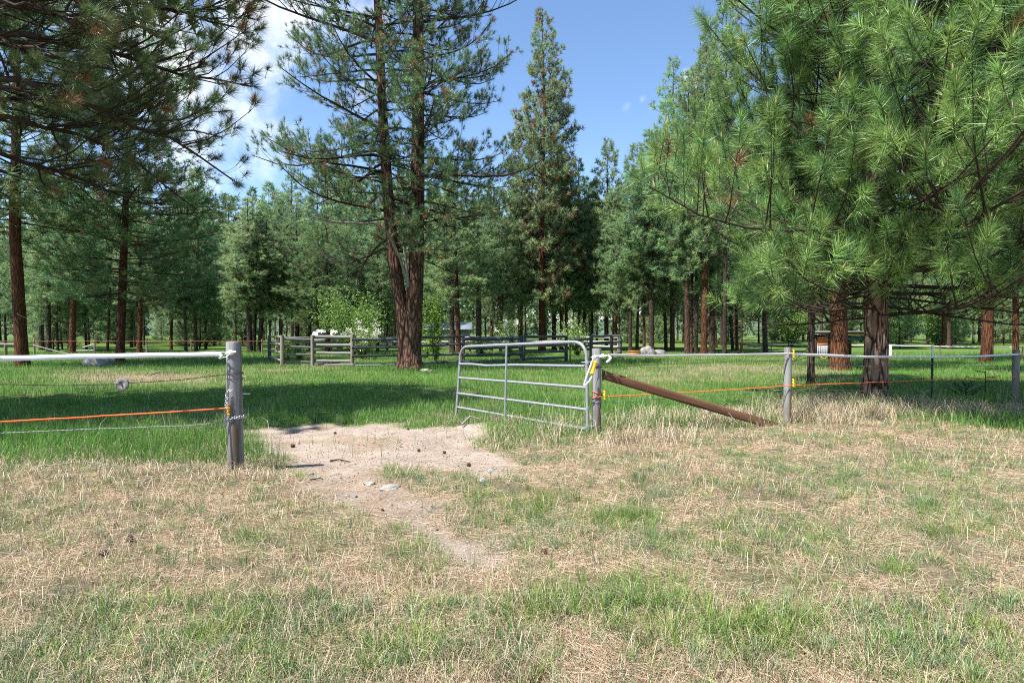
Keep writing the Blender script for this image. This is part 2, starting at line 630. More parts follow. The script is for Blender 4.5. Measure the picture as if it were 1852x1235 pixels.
LUSH = [(830, 885, 70, 24, .9), (900, 908, 80, 28, 1), (985, 930, 100, 30, 1), (1070, 950, 100, 26, .9), (1140, 958, 60, 22, .8),
        (705, 858, 22, 32, .6), (735, 885, 45, 22, .35), (640, 945, 90, 40, .75), (735, 1005, 75, 40, .85), (800, 1060, 70, 60, .8),
        (760, 1130, 120, 70, .8), (950, 1130, 180, 80, .75), (1150, 1130, 250, 90, .75), (1350, 1160, 250, 80, .75), (1600, 1180, 250, 60, .55),
        (1200, 1080, 40, 30, .9), (1300, 1010, 200, 60, .45), (560, 850, 60, 30, .5), (480, 890, 60, 30, .45), (330, 1080, 120, 60, .35),
        (60, 960, 70, 50, .5), (600, 1200, 200, 60, .4), (1700, 950, 200, 70, .4), (1500, 880, 250, 40, .35), (280, 960, 60, 40, .4), (1250, 890, 200, 40, .35), (1750, 860, 150, 40, .4), (1500, 1000, 250, 60, .4),
        (150, 1000, 60, 40, .4), (380, 930, 60, 30, .4), (470, 990, 70, 40, .45), (400, 1040, 60, 30, .4), (560, 1020, 80, 50, .5), (160, 1110, 80, 40, .45), (60, 1190, 80, 40, .5),
        (420, 1170, 100, 50, .45), (300, 1200, 60, 30, .4), (700, 1180, 150, 60, .55), (1000, 1000, 120, 40, .5)]


def lush(x, y):
    px, py = px_of(x, y)
    s = np.zeros(np.shape(x))
    for cx, cy, rx, ry, k in LUSH:
        s = np.maximum(s, k * np.exp(-(((px - cx) / rx) ** 2 + ((py - cy) / ry) ** 2)))
    return s


DRYMEADOW = [(230, 683, 200, 14, .9), (1330, 672, 150, 18, .9), (1200, 690, 80, 15, .5), (1500, 690, 100, 10, .5), (560, 668, 90, 10, .6), (890, 745, 90, 30, .7),
             (1650, 770, 120, 22, .7), (1500, 745, 80, 20, .6)]


def dry_meadow(x, y):
    px, py = px_of(x, y)
    s = np.zeros(np.shape(x))
    for cx, cy, rx, ry, k in DRYMEADOW:
        s = np.maximum(s, k * np.exp(-(((px - cx) / rx) ** 2 + ((py - cy) / ry) ** 2)))
    return s


DIRT = np.array([0.345, 0.292, 0.255])
LITTER = np.array([0.29, 0.22, 0.155])
SOIL = np.array([0.13, 0.105, 0.08])
GREEN_G = np.array([0.085, 0.15, 0.035])


def ground_colour(x, y):
    pm = path_m(x, y)[..., None]
    fs = fence_side(x, y)
    mead = np.clip(fs / 1.2 + 0.5, 0, 1)
    lu = lush(x, y)
    nn = fbm(x * 1.1, y * 1.1)
    c = LITTER * (0.75 + 0.5 * fbm(x * 5, y * 5, 3))[..., None]
    s = np.clip((fbm(x * 4 + 40, y * 4, 3) - 0.50) * 4, 0, 0.8)[..., None]
    c = c * (1 - s) + SOIL * s
    g = np.clip(lu * 0.35 + (nn - 0.55) * 1.5, 0, 0.7)[..., None]
    c = c * (1 - g) + GREEN_G * g
    dm = np.clip(dry_meadow(x, y) + (nn - 0.6) * 1.2, 0, 0.9)[..., None]
    mc = GREEN_G * (0.8 + 0.5 * nn)[..., None] * (1 - dm) + LITTER * dm
    c = c * (1 - mead[..., None]) + mc * mead[..., None]
    d = DIRT * (0.85 + 0.3 * fbm(x * 2 + 9, y * 2, 3))[..., None]
    lt = np.clip((fbm(x * 1.6 + 70, y * 1.6, 4) - 0.52) * 5, 0, 0.55)[..., None]
    d = d * (1 - lt) + LITTER * 0.9 * lt
    return c * (1 - pm) + d * pm


def make_ground():
    xs = axis_lines(-8.0, 9.0, 0.10, -900, 900, 1.18)
    ys = axis_lines(1.2, 12.5, 0.10, -120, 1500, 1.15)
    X, Y = np.meshgrid(xs, ys)
    Z = H(X, Y)
    V = np.stack([X, Y, Z], -1).reshape(-1, 3)
    C = ground_colour(X, Y).reshape(-1, 3)
    nx, ny = len(xs), len(ys)
    i = np.arange(ny - 1)[:, None] * nx + np.arange(nx - 1)[None]
    Q = np.stack([i, i + 1, i + nx + 1, i + nx], -1).reshape(-1, 4)
    cen = V[Q].mean(1)
    inside = path_m(cen[:, 0], cen[:, 1]) > 0.5
    for name, sel in (('ground', ~inside), ('dirt_path', inside)):
        q = Q[sel]
        u, inv = np.unique(q, return_inverse=True)
        put(name, build_mesh(name, V[u], None, inv.reshape(-1, 4), C[u], True), M_GROUND, kind='structure')


make_ground()


def make_hills():
    n = 160
    a = np.linspace(-2.4, 2.4, n)
    rows = []
    for r, k in ((700, 0.0), (950, 0.35), (1250, 0.8), (1600, 1.0), (2300, 0.2)):
        hgt = (26 + 50 * vn(a * 2.3 + 3, 0 * a + 2) + 18 * vn(a * 8, 0 * a)) * k
        rows.append(np.stack([np.sin(a) * r, np.cos(a) * r, hgt - 1.0 + (0.0 if k else -1)], -1))
    V = np.concatenate(rows)
    i = np.arange(4)[:, None] * n + np.arange(n - 1)[None]
    Q = np.stack([i, i + 1, i + n + 1, i + n], -1).reshape(-1, 4)
    m, nt, b, out = new_mat('wooded_hill')
    c = ramp(nt, noise(nt, coords(nt, (0.02, 0.02, 0.05)), 3, 10, 0.75), [(0.3, (0.028, 0.05, 0.035)), (0.7, (0.07, 0.11, 0.055))])
    nt.links.new(c, b.inputs['Base Color'])
    b.inputs['Roughness'].default_value = 1
    put('hills', build_mesh('hills', V, None, Q, None, True), m, kind='structure')


make_hills()


# ------------------------------------------------------------------ pines
def trunk_mesh(axis, rad, sides, flare, ridge, seed, zstep_pts):
    """a trunk along a bent axis, with root flare and raised bark plates"""
    axis = np.asarray(axis, float)
    t_in = np.linspace(0, 1, len(axis))
    t = np.linspace(0, 1, zstep_pts) ** 1.25
    A = np.stack([np.interp(t, t_in, axis[:, k]) for k in range(3)], -1)
    R = np.interp(t, np.linspace(0, 1, len(rad)), rad)
    zz = A[:, 2] - A[0, 2]
    R = R * (1 + flare * np.exp(-zz / 0.45))
    ph = np.arange(sides) * 2 * PI / sides
    PH, ZZ = np.meshgrid(ph, zz)
    b1 = vn(np.cos(PH) * 5 + seed, np.sin(PH) * 5 + ZZ * 0.9)
    b2 = vn(np.cos(PH) * 11 + seed * 2, np.sin(PH) * 11 + ZZ * 2.5 + 7)
    rootl = 1 + 0.22 * flare * np.cos(PH * 5 + seed) * np.exp(-ZZ / 0.35)
    k = (1 + ridge * ((np.abs(b1 - 0.5) * 2) ** 0.6 - 0.6) + ridge * 0.5 * (b2 - 0.5)) * rootl
    T = np.gradient(A, axis=0)
    T /= np.linalg.norm(T, axis=-1, keepdims=True)
    a = np.cross(T, np.array([0, 1.0, 0]))
    a /= np.linalg.norm(a, axis=-1, keepdims=True)
    b = np.cross(T, a)
    rr = (R[:, None] * k)[..., None]
    V = A[:, None, :] + rr * (np.cos(PH)[..., None] * a[:, None, :] + np.sin(PH)[..., None] * b[:, None, :])
    return V.reshape(-1, 3), tube_quads(len(t), sides)


def unit(v):
    return v / (np.linalg.norm(v, axis=-1, keepdims=True) + 1e-12)


def needles(r, base, dirs, length, per, nl, nw, cols, bend=0.0, cone=(0.5, 1.35)):
    """bottle-brush clusters of needles along short shoots; one slim triangle each"""
    n = len(base)
    N = n * per
    bi = np.repeat(np.arange(n), per)
    t = r.random(N) ** 0.8
    th = cone[1] + (cone[0] - cone[1]) * t + r.normal(0, 0.16, N)
    ph = r.random(N) * 2 * PI
    a, b = frames(dirs)
    D = dirs[bi] * np.cos(th)[:, None] + (a[bi] * np.cos(ph)[:, None] + b[bi] * np.sin(ph)[:, None]) * np.sin(th)[:, None]
    p = base[bi] + dirs[bi] * (length[bi] * t)[:, None]
    L = nl * (0.7 + 0.45 * r.random(N)) * (0.70 + 0.42 * r.random(n))[bi]
    tip = p + D * L[:, None]
    tip[:, 2] -= bend * L * np.sqrt(np.maximum(0, 1 - D[:, 2] ** 2))
    side = unit(np.cross(D, r.normal(size=(N, 3)))) * (nw * (0.7 + 0.6 * r.random(N)) / 2)[:, None]
    V = np.stack([p - side, p + side, tip], 1).reshape(-1, 3)
    T = np.arange(3 * N).reshape(-1, 3)
    c = cols[bi] * (0.8 + 0.4 * r.random(N))[:, None]
    C = np.repeat(c, 3, 0)
    return V, T, C


def limbs_from(r, starts, az, el, ln, droop, up, k=7, wig=0.05):
    """curved limbs: start points, compass direction, slope at the stem, length, sag in the middle, lift at the tip"""
    n = len(starts)
    s = np.linspace(0, 1, k)[None]
    out = ln[:, None] * s
    zz = ln[:, None] * (np.tan(el)[:, None] * s - droop[:, None] * s ** 1.7 + up[:, None] * s ** 3.2)
    az2 = az[:, None] + (r.normal(0, 0.18, n)[:, None]) * s + np.cumsum(r.normal(0, wig, (n, k)), 1) * (s > 0)
    x = np.cumsum(np.diff(out, axis=1, prepend=0) * np.cos(az2), 1)
    y = np.cumsum(np.diff(out, axis=1, prepend=0) * np.sin(az2), 1)
    z = zz + np.cumsum(r.normal(0, wig * 0.25, (n, k)), 1) * ln[:, None] * 0.25 * (s > 0)
    return starts[:, None, :] + np.stack([x, y, z], -1)


def at_curve(C, i, s):
    k = C.shape[1] - 1
    f = np.clip(s * k, 0, k - 1e-6)
    j = f.astype(int)
    u = (f - j)[:, None]
    p = C[i, j] * (1 - u) + C[i, j + 1] * u
    t = unit(C[i, j + 1] - C[i, j])
    return p, t


def shoots_on(r, limbs, ln, sp2=0.33, sp3=0.26, s0=0.22, l2f=0.5, lift=0.25, tip_up=0.35, shoot_len=0.22, bare=0.0, inner=0.25, stalk=0.0):
    """side branches on each limb and shoots on each side branch: returns side-branch curves and shoot bases and directions"""
    nl = len(limbs)
    n2 = np.maximum(2, (ln * (1 - s0) / sp2).astype(int))
    i2 = np.repeat(np.arange(nl), n2)
    s = s0 + (1 - s0) * r.random(len(i2)) ** 0.85
    p, t = at_curve(limbs, i2, s)
    L2 = ln[i2] * l2f * (1.05 - s) ** 0.8 * (0.5 + 0.8 * r.random(len(i2))) + 0.12
    L2 = np.minimum(L2, 1.7)
    sgn = np.where(r.random(len(i2)) < 0.5, -1, 1)
    sid = unit(np.cross(t, np.array([0, 0, 1.0]))) * sgn[:, None]
    ang = 0.65 + 0.45 * r.random(len(i2))
    d0 = unit(t * np.cos(ang)[:, None] + sid * np.sin(ang)[:, None] + np.array([0, 0, 1.0]) * (r.normal(lift, 0.28, len(i2)))[:, None])
    ss = np.linspace(0, 1, 4)[None, :, None]
    up = np.array([0, 0, 1.0])[None, None]
    B = p[:, None, :] + d0[:, None, :] * L2[:, None, None] * ss + up * (tip_up * L2[:, None, None] * ss ** 2.2) + r.normal(0, 0.03, (len(i2), 4, 3)) * ss * L2[:, None, None]
    n3 = np.maximum(1, (L2 / sp3 + 0.3).astype(int))
    i3 = np.repeat(np.arange(len(i2)), n3)
    s3 = 1 - (1 - inner) * r.random(len(i3)) ** 1.1
    first = np.concatenate([[True], i3[1:] != i3[:-1]])
    s3[first] = 1.0
    q, t3 = at_curve(B, i3, s3)
    dd = unit(t3 + unit(r.normal(size=(len(i3), 3))) * np.where(first, 0.2, 0.75)[:, None] + np.array([0, 0, 1.0]) * (0.25 + 0.35 * r.random(len(i3)))[:, None])
    st_len = stalk * (0.3 + 0.9 * r.random(len(i3)))
    st_len[first] *= 0.3
    q = q + dd * st_len[:, None]
    # tips of the limbs themselves
    e = limbs[:, -1]
    ed = unit(limbs[:, -1] - limbs[:, -2] + np.array([0, 0, 0.12]))
    base, dirs = np.vstack([q, e]), np.vstack([dd, ed])
    own = np.concatenate([i2[i3], np.arange(nl)])
    if bare:
        keep = r.random(len(base)) > bare
        base, dirs, own = base[keep], dirs[keep], own[keep]
    slen = shoot_len * (0.6 + 0.7 * r.random(len(base)))
    stalks = np.concatenate([st_len, np.zeros(nl)])
    if bare:
        stalks = stalks[keep]
    return B, L2, base, dirs, slen, stalks


def pine_parts(r, axis, z_lo, z_hi, radius, n_limb, per, nl, nw, greens, tan_frac=0.03, sp2=0.33, sp3=0.28, az_bias=None, el0=0.25,
               droop=0.30, up=0.28, l2f=0.5, bare=0.0, shoot_len=0.22, extra=None, k=7, bend=0.12, lift=0.25, tip_up=0.35, seen=None, scat=0.40, inner=0.25, stalk=0.0, s0=0.22, cone=(0.5, 1.35), lo_keep=0.6, lo_n=9):
    """limbs, twigs and needles of one stem"""
    axis = np.asarray(axis, float)
    z = z_lo + (z_hi - z_lo) * (np.arange(n_limb) + r.random(n_limb)) / n_limb
    z = z_lo + np.sort(r.permutation(z) - z_lo)
    f = (z - z_lo) / (z_hi - z_lo)
    az = (np.arange(n_limb) * 2.399963 + r.normal(0, 0.5, n_limb)) % (2 * PI)
    ln = radius(f) * (1.0 - scat + (scat + 0.14) * r.random(n_limb))
    lump = vn(z * 0.9 + 3, np.cos(az) * 1.5 + 7) * 0.5 + vn(np.sin(az) * 1.5 + 20, z * 0.5) * 0.5
    ln = ln * (0.72 + 0.56 * lump)
    if az_bias is not None:
        ln = ln * az_bias(az, f)
    st = np.stack([np.interp(z, axis[:, 2], axis[:, k2]) for k2 in range(2)] + [z], -1)
    el = el0 * (0.2 + 1.9 * f) + r.normal(0, 0.10, n_limb)
    dr = droop * (1.15 - 0.9 * f) * (0.7 + 0.6 * r.random(n_limb))
    u = up * (0.6 + 0.8 * r.random(n_limb))
    LC = limbs_from(r, st, az, el, ln, dr, u, k)
    if extra is not None:
        LC = np.concatenate([LC, extra])
        ln = np.concatenate([ln, np.linalg.norm(np.diff(extra, axis=1), axis=-1).sum(1)])
    B, L2, base, dirs, slen, stalks = shoots_on(r, LC, ln, sp2, sp3, s0=s0, l2f=l2f, bare=bare, shoot_len=shoot_len, lift=lift, tip_up=tip_up, inner=inner, stalk=stalk)
    greens = np.asarray(greens, float)
    cols = greens[r.integers(0, len(greens), len(base))]
    # older growth inside the crown is a bluer, duller green than the fresh tips, some of it brown
    cols = cols * (0.75 + 0.5 * r.random(len(base)))[:, None]
    brown = r.random(len(base)) < tan_frac
    cols[brown] = np.array([0.24, 0.13, 0.06]) * (0.7 + 0.6 * r.random(brown.sum()))[:, None]
    if seen is None:
        V, T, C = needles(r, base, dirs, slen, per, nl, nw, cols, bend, cone)
    else:
        # shoots far outside the view get fewer, broader needles
        mk = seen(base)
        V, T, C = needles(r, base[mk], dirs[mk], slen[mk], per, nl, nw, cols[mk], bend, cone)
        lo = ~mk & (r.random(len(base)) < lo_keep)
        V2, T2, C2 = needles(r, base[lo], dirs[lo], slen[lo], lo_n, nl * 1.3, 0.07, cols[lo], bend)
        V, T, C = np.vstack([V, V2]), np.vstack([T, T2 + len(V)]), np.vstack([C, C2])
        base, dirs, slen, stalks = base[mk], dirs[mk], slen[mk], stalks[mk]
    return LC, ln, B, L2, base, dirs, slen, stalks, (V, T, C)


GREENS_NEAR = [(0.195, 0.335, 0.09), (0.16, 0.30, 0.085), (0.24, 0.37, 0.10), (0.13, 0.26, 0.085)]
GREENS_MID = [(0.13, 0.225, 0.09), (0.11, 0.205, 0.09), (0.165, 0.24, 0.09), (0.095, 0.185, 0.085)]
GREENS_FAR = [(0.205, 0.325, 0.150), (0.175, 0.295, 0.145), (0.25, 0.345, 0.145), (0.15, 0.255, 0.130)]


def twig_mesh(name, B, L2, base, dirs, slen, stalks, r0=0.013, sides=3):
    R = np.clip(L2[:, None] * 0.014, 0.004, 0.022) * np.array([1.0, 0.75, 0.5, 0.3])[None]
    V1, Q1 = tubes_batch(B, R, sides)
    pts = np.stack([base - dirs * (0.03 + stalks)[:, None], base + dirs * slen[:, None]], 1)
    R2 = np.tile(np.array([[0.007, 0.003]]), (len(base), 1))
    V2, Q2 = tubes_batch(pts, R2, 3)
    return build_mesh(name, np.vstack([V1, V2]), None, np.vstack([Q1, Q2 + len(V1)]))


def hero_pine(name, loc, stems, label, bark, cat='pine tree', limb_mat=None, limb_k=0.0125):
    """a near tree: every main limb is a part of its own; stems = list of dicts"""
    t = thing(name, loc, label, cat)
    VV, TT, CC, off = [], [], [], 0
    for sd in stems:
        Vt, Qt = sd['trunk']
        put('trunk', build_mesh('trunk', Vt, None, Qt, None, True), bark, t)
        LC, ln, B, L2, base, dirs, slen, stalks, (V, T, C) = sd['parts']
        for i in range(len(LC)):
            r0 = min(0.07, 0.012 + limb_k * ln[i])
            mb = MB().tube(LC[i], r0 * np.linspace(1, 0.22, LC.shape[1]) ** 0.9, 7, False)
            put('limb', mb.mesh('limb', True), limb_mat or M_TWIG, t)
        put('twigs', twig_mesh('twigs', B, L2, base, dirs, slen, stalks), M_TWIG, t, kind='stuff')
        VV.append(V)
        TT.append(T + off)
        CC.append(C)
        off += len(V)
    put('crown', build_mesh('crown', np.vstack(VV), np.vstack(TT), None, np.vstack(CC)), M_NEEDLE, t, kind='stuff')
    return t


# --- the big green pine on the right
def right_pine():
    r = np.random.default_rng(21)
    x, y = ground_px(1583, 735)
    g = Hz(x, y) - 0.12
    axis = [(0, 0, 0), (0.02, 0, 2), (-0.08, 0, 5), (0.0, 0.05, 9), (0.05, 0, 14.5)]
    tr = trunk_mesh(axis, [0.215, 0.20, 0.18, 0.13, 0.03], 72, 0.34, 0.24, 4, 170)

    def rad(f):
        return np.interp(f, [0, 0.08, 0.25, 0.5, 0.75, 1], [3.6, 4.3, 4.5, 4.0, 2.4, 0.4])
    parts = pine_parts(r, axis, 1.7, 14.3, rad, 215, 96, 0.32, 0.0088, GREENS_NEAR, 0.02, sp2=0.19, sp3=0.33, s0=0.12, stalk=0.18, inner=0.40, cone=(0.30, 1.35), lo_n=16, az_bias=lambda a, f: 1.04 + 0.34 * np.cos(a + 0.95), el0=0.20, droop=0.25, up=0.36,
                       l2f=0.46, shoot_len=0.28, bend=0.30, lift=0.30, tip_up=0.50, bare=0.05, scat=0.55, seen=lambda p: (p[:, 2] < 8.5) & (p[:, 0] < 4.0))
    t = hero_pine('pine_tree', (x, y, g), [dict(trunk=tr, parts=parts)],
                  'large bright green pine with long needles and a thick furrowed trunk behind the right-hand fence', M_BARK_NEAR, limb_k=0.0048)
    # tan candles on the shoot tips
    LC, ln, B, L2, base, dirs, slen, stalks, _ = parts
    sel = r.random(len(base)) < 0.28
    b, d, s = base[sel], dirs[sel], slen[sel]
    d2 = unit(d + np.array([0, 0, 0.9]))
    p = b + d * s[:, None]
    pts = np.stack([p, p + d2 * 0.05, p + d2 * 0.12], 1)
    V, Q = tubes_batch(pts, np.tile([[0.010, 0.012, 0.004]], (len(p), 1)), 4)
    put('buds', build_mesh('buds', V, None, Q), M_BUD, t, kind='stuff')


right_pine()


# --- the near pine at the left edge: its stem stands outside the picture, its limbs hang into it
def left_pine():
    r = np.random.default_rng(33)
    loc = np.array([-10.6, 9.2, Hz(-10.6, 9.2) - 0.1])
    axis = [(0, 0, 0), (0.1, 0, 3), (0.1, 0.1, 8), (0, 0, 13), (0, 0, 17)]
    tr = trunk_mesh(axis, [0.30, 0.27, 0.22, 0.14, 0.04], 40, 0.25, 0.14, 9, 90)

    def L(*pts):
        a = np.array([P(*p) for p in pts]) - loc
        t_in = np.linspace(0, 1, len(a))
        t = np.linspace(0, 1, 9)
        return np.stack([np.interp(t, t_in, a[:, k]) for k in range(3)], -1) + r.normal(0, 0.03, (9, 3))
    sx = np.array([-10.5, 9.25])

    def st(z):
        # pixel-free stem start
        return np.array([[sx[0], sx[1], z]]) - loc

    def limb(z, *pts):
        a = np.vstack([st(z), np.array([P(*p) for p in pts]) - loc])
        t_in = np.linspace(0, 1, len(a))
        t = np.linspace(0, 1, 9)
        return np.stack([np.interp(t, t_in, a[:, k]) for k in range(3)], -1) + r.normal(0, 0.07, (9, 3)) * t[:, None]
    ex = np.stack([
        limb(6.4, (60, 70, 8.8), (200, 100, 9.6), (330, 138, 10.4), (450, 150, 11.2)),
        limb(5.6, (40, 150, 8.6), (180, 200, 9.3), (310, 255, 10.2), (420, 320, 11.0)),
        limb(4.6, (-10, 275, 8.8), (100, 308, 9.8), (200, 348, 10.6), (300, 372, 11.4)),
        limb(5.0, (20, 215, 9.2), (140, 245, 10.2), (260, 300, 11.2), (360, 380, 12.0)),
        limb(7.0, (0, 10, 9.0), (90, 20, 8.8), (190, 30, 9.0), (270, 60, 9.4)),
        limb(6.0, (-60, 70, 8.6), (10, 75, 8.2), (70, 95, 8.0), (110, 110, 8.0)),
        limb(6.3, (-90, 20, 8.4), (-10, 10, 8.0), (60, 20, 7.8), (110, 30, 7.8)),
        limb(5.7, (-80, 150, 8.6), (-20, 150, 8.3), (40, 160, 8.2), (70, 175, 8.2)),
        limb(7.2, (120, -20, 8.5), (230, 0, 9.2), (330, 20, 10), (430, 60, 10.6)),
        limb(5.3, (30, 180, 10.5), (170, 230, 12.0), (290, 240, 13.0), (400, 250, 13.8)),
    ])

    def rad(f):
        return np.interp(f, [0, 0.2, 0.6, 1], [3.6, 4.6, 3.6, 0.5])
    parts = pine_parts(r, axis, 4.4, 16.5, rad, 72, 96, 0.24, 0.0058, [(0.10, 0.175, 0.06), (0.085, 0.155, 0.06), (0.13, 0.19, 0.065), (0.17, 0.20, 0.07)], 0.07, stalk=0.26, inner=0.45, cone=(0.2, 1.5), lo_keep=1.0, lo_n=20,
                       sp2=0.19, sp3=0.24, el0=0.15, droop=0.3, up=0.25, l2f=0.46, bare=0.18, extra=ex, k=9, shoot_len=0.10, lift=0.05, seen=lambda p: (p[:, 0] > 0.2) & (p[:, 2] < 8.0))
    hero_pine('pine_tree', loc, [dict(trunk=tr, parts=parts)],
              'dark pine whose drooping limbs hang in from the upper left edge', M_BARK_MIX, limb_k=0.0065)


left_pine()


# --- the big forked pine in the middle
def forked_pine():
    r = np.random.default_rng(52)
    x, y = ground_px(737, 668)
    g = Hz(x, y) - 0.1
    k = y / FPX

    def ax(pts):
        return [((px - 737) * k, dy, (HOR - py) * k + CAM_H - g) for px, py, dy in pts]
    a1 = [(-0.06, 0, 0.0), (-0.05, 0, 0.9)] + ax([(727, 560, 0), (712, 470, 0.05), (701, 350, 0.1), (692, 200, 0.1), (684, 0, 0.1), (676, -170, 0), (672, -300, 0)])
    a2 = [(0.10, 0, 0.0), (0.10, 0, 0.9)] + ax([(748, 560, 0), (753, 470, 0), (756, 350, 0), (757, 200, 0), (757, 0, 0), (760, -200, 0), (762, -380, 0)])
    r1 = [0.38, 0.33, 0.28, 0.25, 0.22, 0.185, 0.155, 0.09, 0.03]
    r2 = [0.46, 0.41, 0.36, 0.31, 0.285, 0.25, 0.21, 0.11, 0.03]
    t1 = trunk_mesh(a1, r1, 44, 0.30, 0.15, 2, 130)
    t2 = trunk_mesh(a2, r2, 44, 0.45, 0.15, 6, 140)

    def rad1(f):
        return np.interp(f, [0, 0.15, 0.5, 0.8, 1], [4.6, 5.2, 4.6, 3.0, 0.5])

    def rad2(f):
        return np.interp(f, [0, 0.15, 0.5, 0.8, 1], [3.6, 4.3, 4.0, 2.8, 0.5])

    def bias1(az, f):
        return np.where(np.cos(az) < 0, 1.08, 0.6)

    def bias2(az, f):
        return np.where(np.cos(az) > 0, 1.05, 0.55)
    A1, A2 = np.array(a1), np.array(a2)
    p1 = pine_parts(r, A1, 5.0, A1[-1, 2] - 0.2, rad1, 125, 46, 0.235, 0.0120, GREENS_MID, 0.06, sp2=0.165, sp3=0.235, shoot_len=0.12, stalk=0.28, inner=0.4, cone=(0.2, 1.5), lo_n=14, seen=lambda p: p[:, 2] < 15.5, az_bias=bias1, el0=0.16,
                    droop=0.42, up=0.30, l2f=0.40, bare=0.04, lift=0.10, scat=0.5)
    p2 = pine_parts(r, A2, 5.0, A2[-1, 2] - 0.2, rad2, 145, 46, 0.235, 0.0120, GREENS_MID + [(0.10, 0.16, 0.05)], 0.08, sp2=0.16, sp3=0.22, shoot_len=0.12, stalk=0.28, inner=0.4, cone=(0.2, 1.5), lo_n=14, seen=lambda p: p[:, 2] < 15.5, az_bias=bias2,
                    el0=0.16, droop=0.40, up=0.30, l2f=0.42, bare=0.0, lift=0.15, scat=0.5)
    t = hero_pine('forked_pine_tree', (x, y, g), [dict(trunk=t1, parts=p1), dict(trunk=t2, parts=p2)],
                  'tall pine with a forked dark trunk standing in front of the corral', M_BARK_MIX, limb_k=0.0105)
    # dead grey side stem between the two
    s = ax([(741, 520, -0.25), (737, 480, -0.35), (733, 430, -0.35), (735, 395, -0.3), (733, 360, -0.25)])
    put('dead_stem', MB().tube(s, [0.085, 0.07, 0.06, 0.055, 0.03], 9).mesh('dead_stem', True), M_TWIG_GREY, t)
    s = ax([(741, 515, -0.25), (728, 470, -0.5), (712, 430, -0.8), (690, 415, -1.2), (640, 420, -2.0), (600, 415, -2.6)])
    put('dead_limb', MB().tube(s, [0.07, 0.055, 0.05, 0.045, 0.035, 0.015], 8).mesh('dead_limb', True), M_TWIG_GREY, t)


forked_pine()


# --- prototypes for the wood
def proto(seed, height, base_f, radius, n_limb, per, nl, nw, trunk_r, greens, tan=0.04, sp2=0.5, sp3=0.42, bare=0.0, sides=12, rings=26, **kw):
    r = np.random.default_rng(seed)
    axis = np.array([(0, 0, 0), (r.normal(0, .1), r.normal(0, .1), height * .3), (r.normal(0, .15), r.normal(0, .15), height * .7), (0, 0, height)])
    tv, tq = trunk_mesh(axis, [trunk_r, trunk_r * .88, trunk_r * .5, 0.03], sides, 0.38, 0.10, seed, rings)
    LC, ln, B, L2, base, dirs, slen, stalks, (V, T, C) = pine_parts(r, axis, height * base_f, height * 0.985, radius, n_limb, per, nl, nw, greens, tan, sp2, sp3,
                                                          bare=bare, k=5, **kw)
    R = np.clip(ln[:, None] * 0.013, 0.01, 0.06) * np.linspace(1, 0.2, 5)[None]
    Vb, Qb = tubes_batch(LC, R, 4)
    R2 = np.clip(L2[:, None] * 0.014, 0.006, 0.02) * np.array([1, .75, .5, .3])[None]
    Vc, Qc = tubes_batch(B, R2, 3)
    nd = 22 if sides > 8 else 10
    zd = height * (0.07 + (base_f + 0.06) * r.random(nd))
    ad = r.random(nd) * 2 * PI
    ld = 0.5 + 1.5 * r.random(nd)
    sd_ = np.stack([np.interp(zd, axis[:, 2], axis[:, 0]), np.interp(zd, axis[:, 2], axis[:, 1]), zd], -1)
    DL = limbs_from(r, sd_, ad, r.normal(0.0, 0.25, nd), ld, 0.25 * r.random(nd), 0.1 * r.random(nd), 5, 0.12)
    Vd, Qd = tubes_batch(DL, (0.010 + 0.008 * ld)[:, None] * np.linspace(1, .2, 5)[None], 3)
    Vc, Qc = np.vstack([Vc, Vd]), np.vstack([Qc, Qd + len(Vc)])
    return dict(h=height, trunk=build_mesh('trunk', tv, None, tq, None, True),
                limbs=build_mesh('branches', np.vstack([Vb, Vc]), None, np.vstack([Qb, Qc + len(Vb)])),
                crown=build_mesh('crown', V, T, None, C))


def cone_r(r0, belly=0.18):
    return lambda f: np.interp(f, [0, belly, 0.5, 0.85, 1.0], [r0 * 0.72, r0, r0 * 0.78, r0 * 0.33, 0.2])


def round_r(r0):
    return lambda f: np.interp(f, [0, 0.12, 0.35, 0.65, 0.88, 1.0], [r0 * 0.55, r0 * 0.9, r0, r0 * 0.85, r0 * 0.5, 0.3])


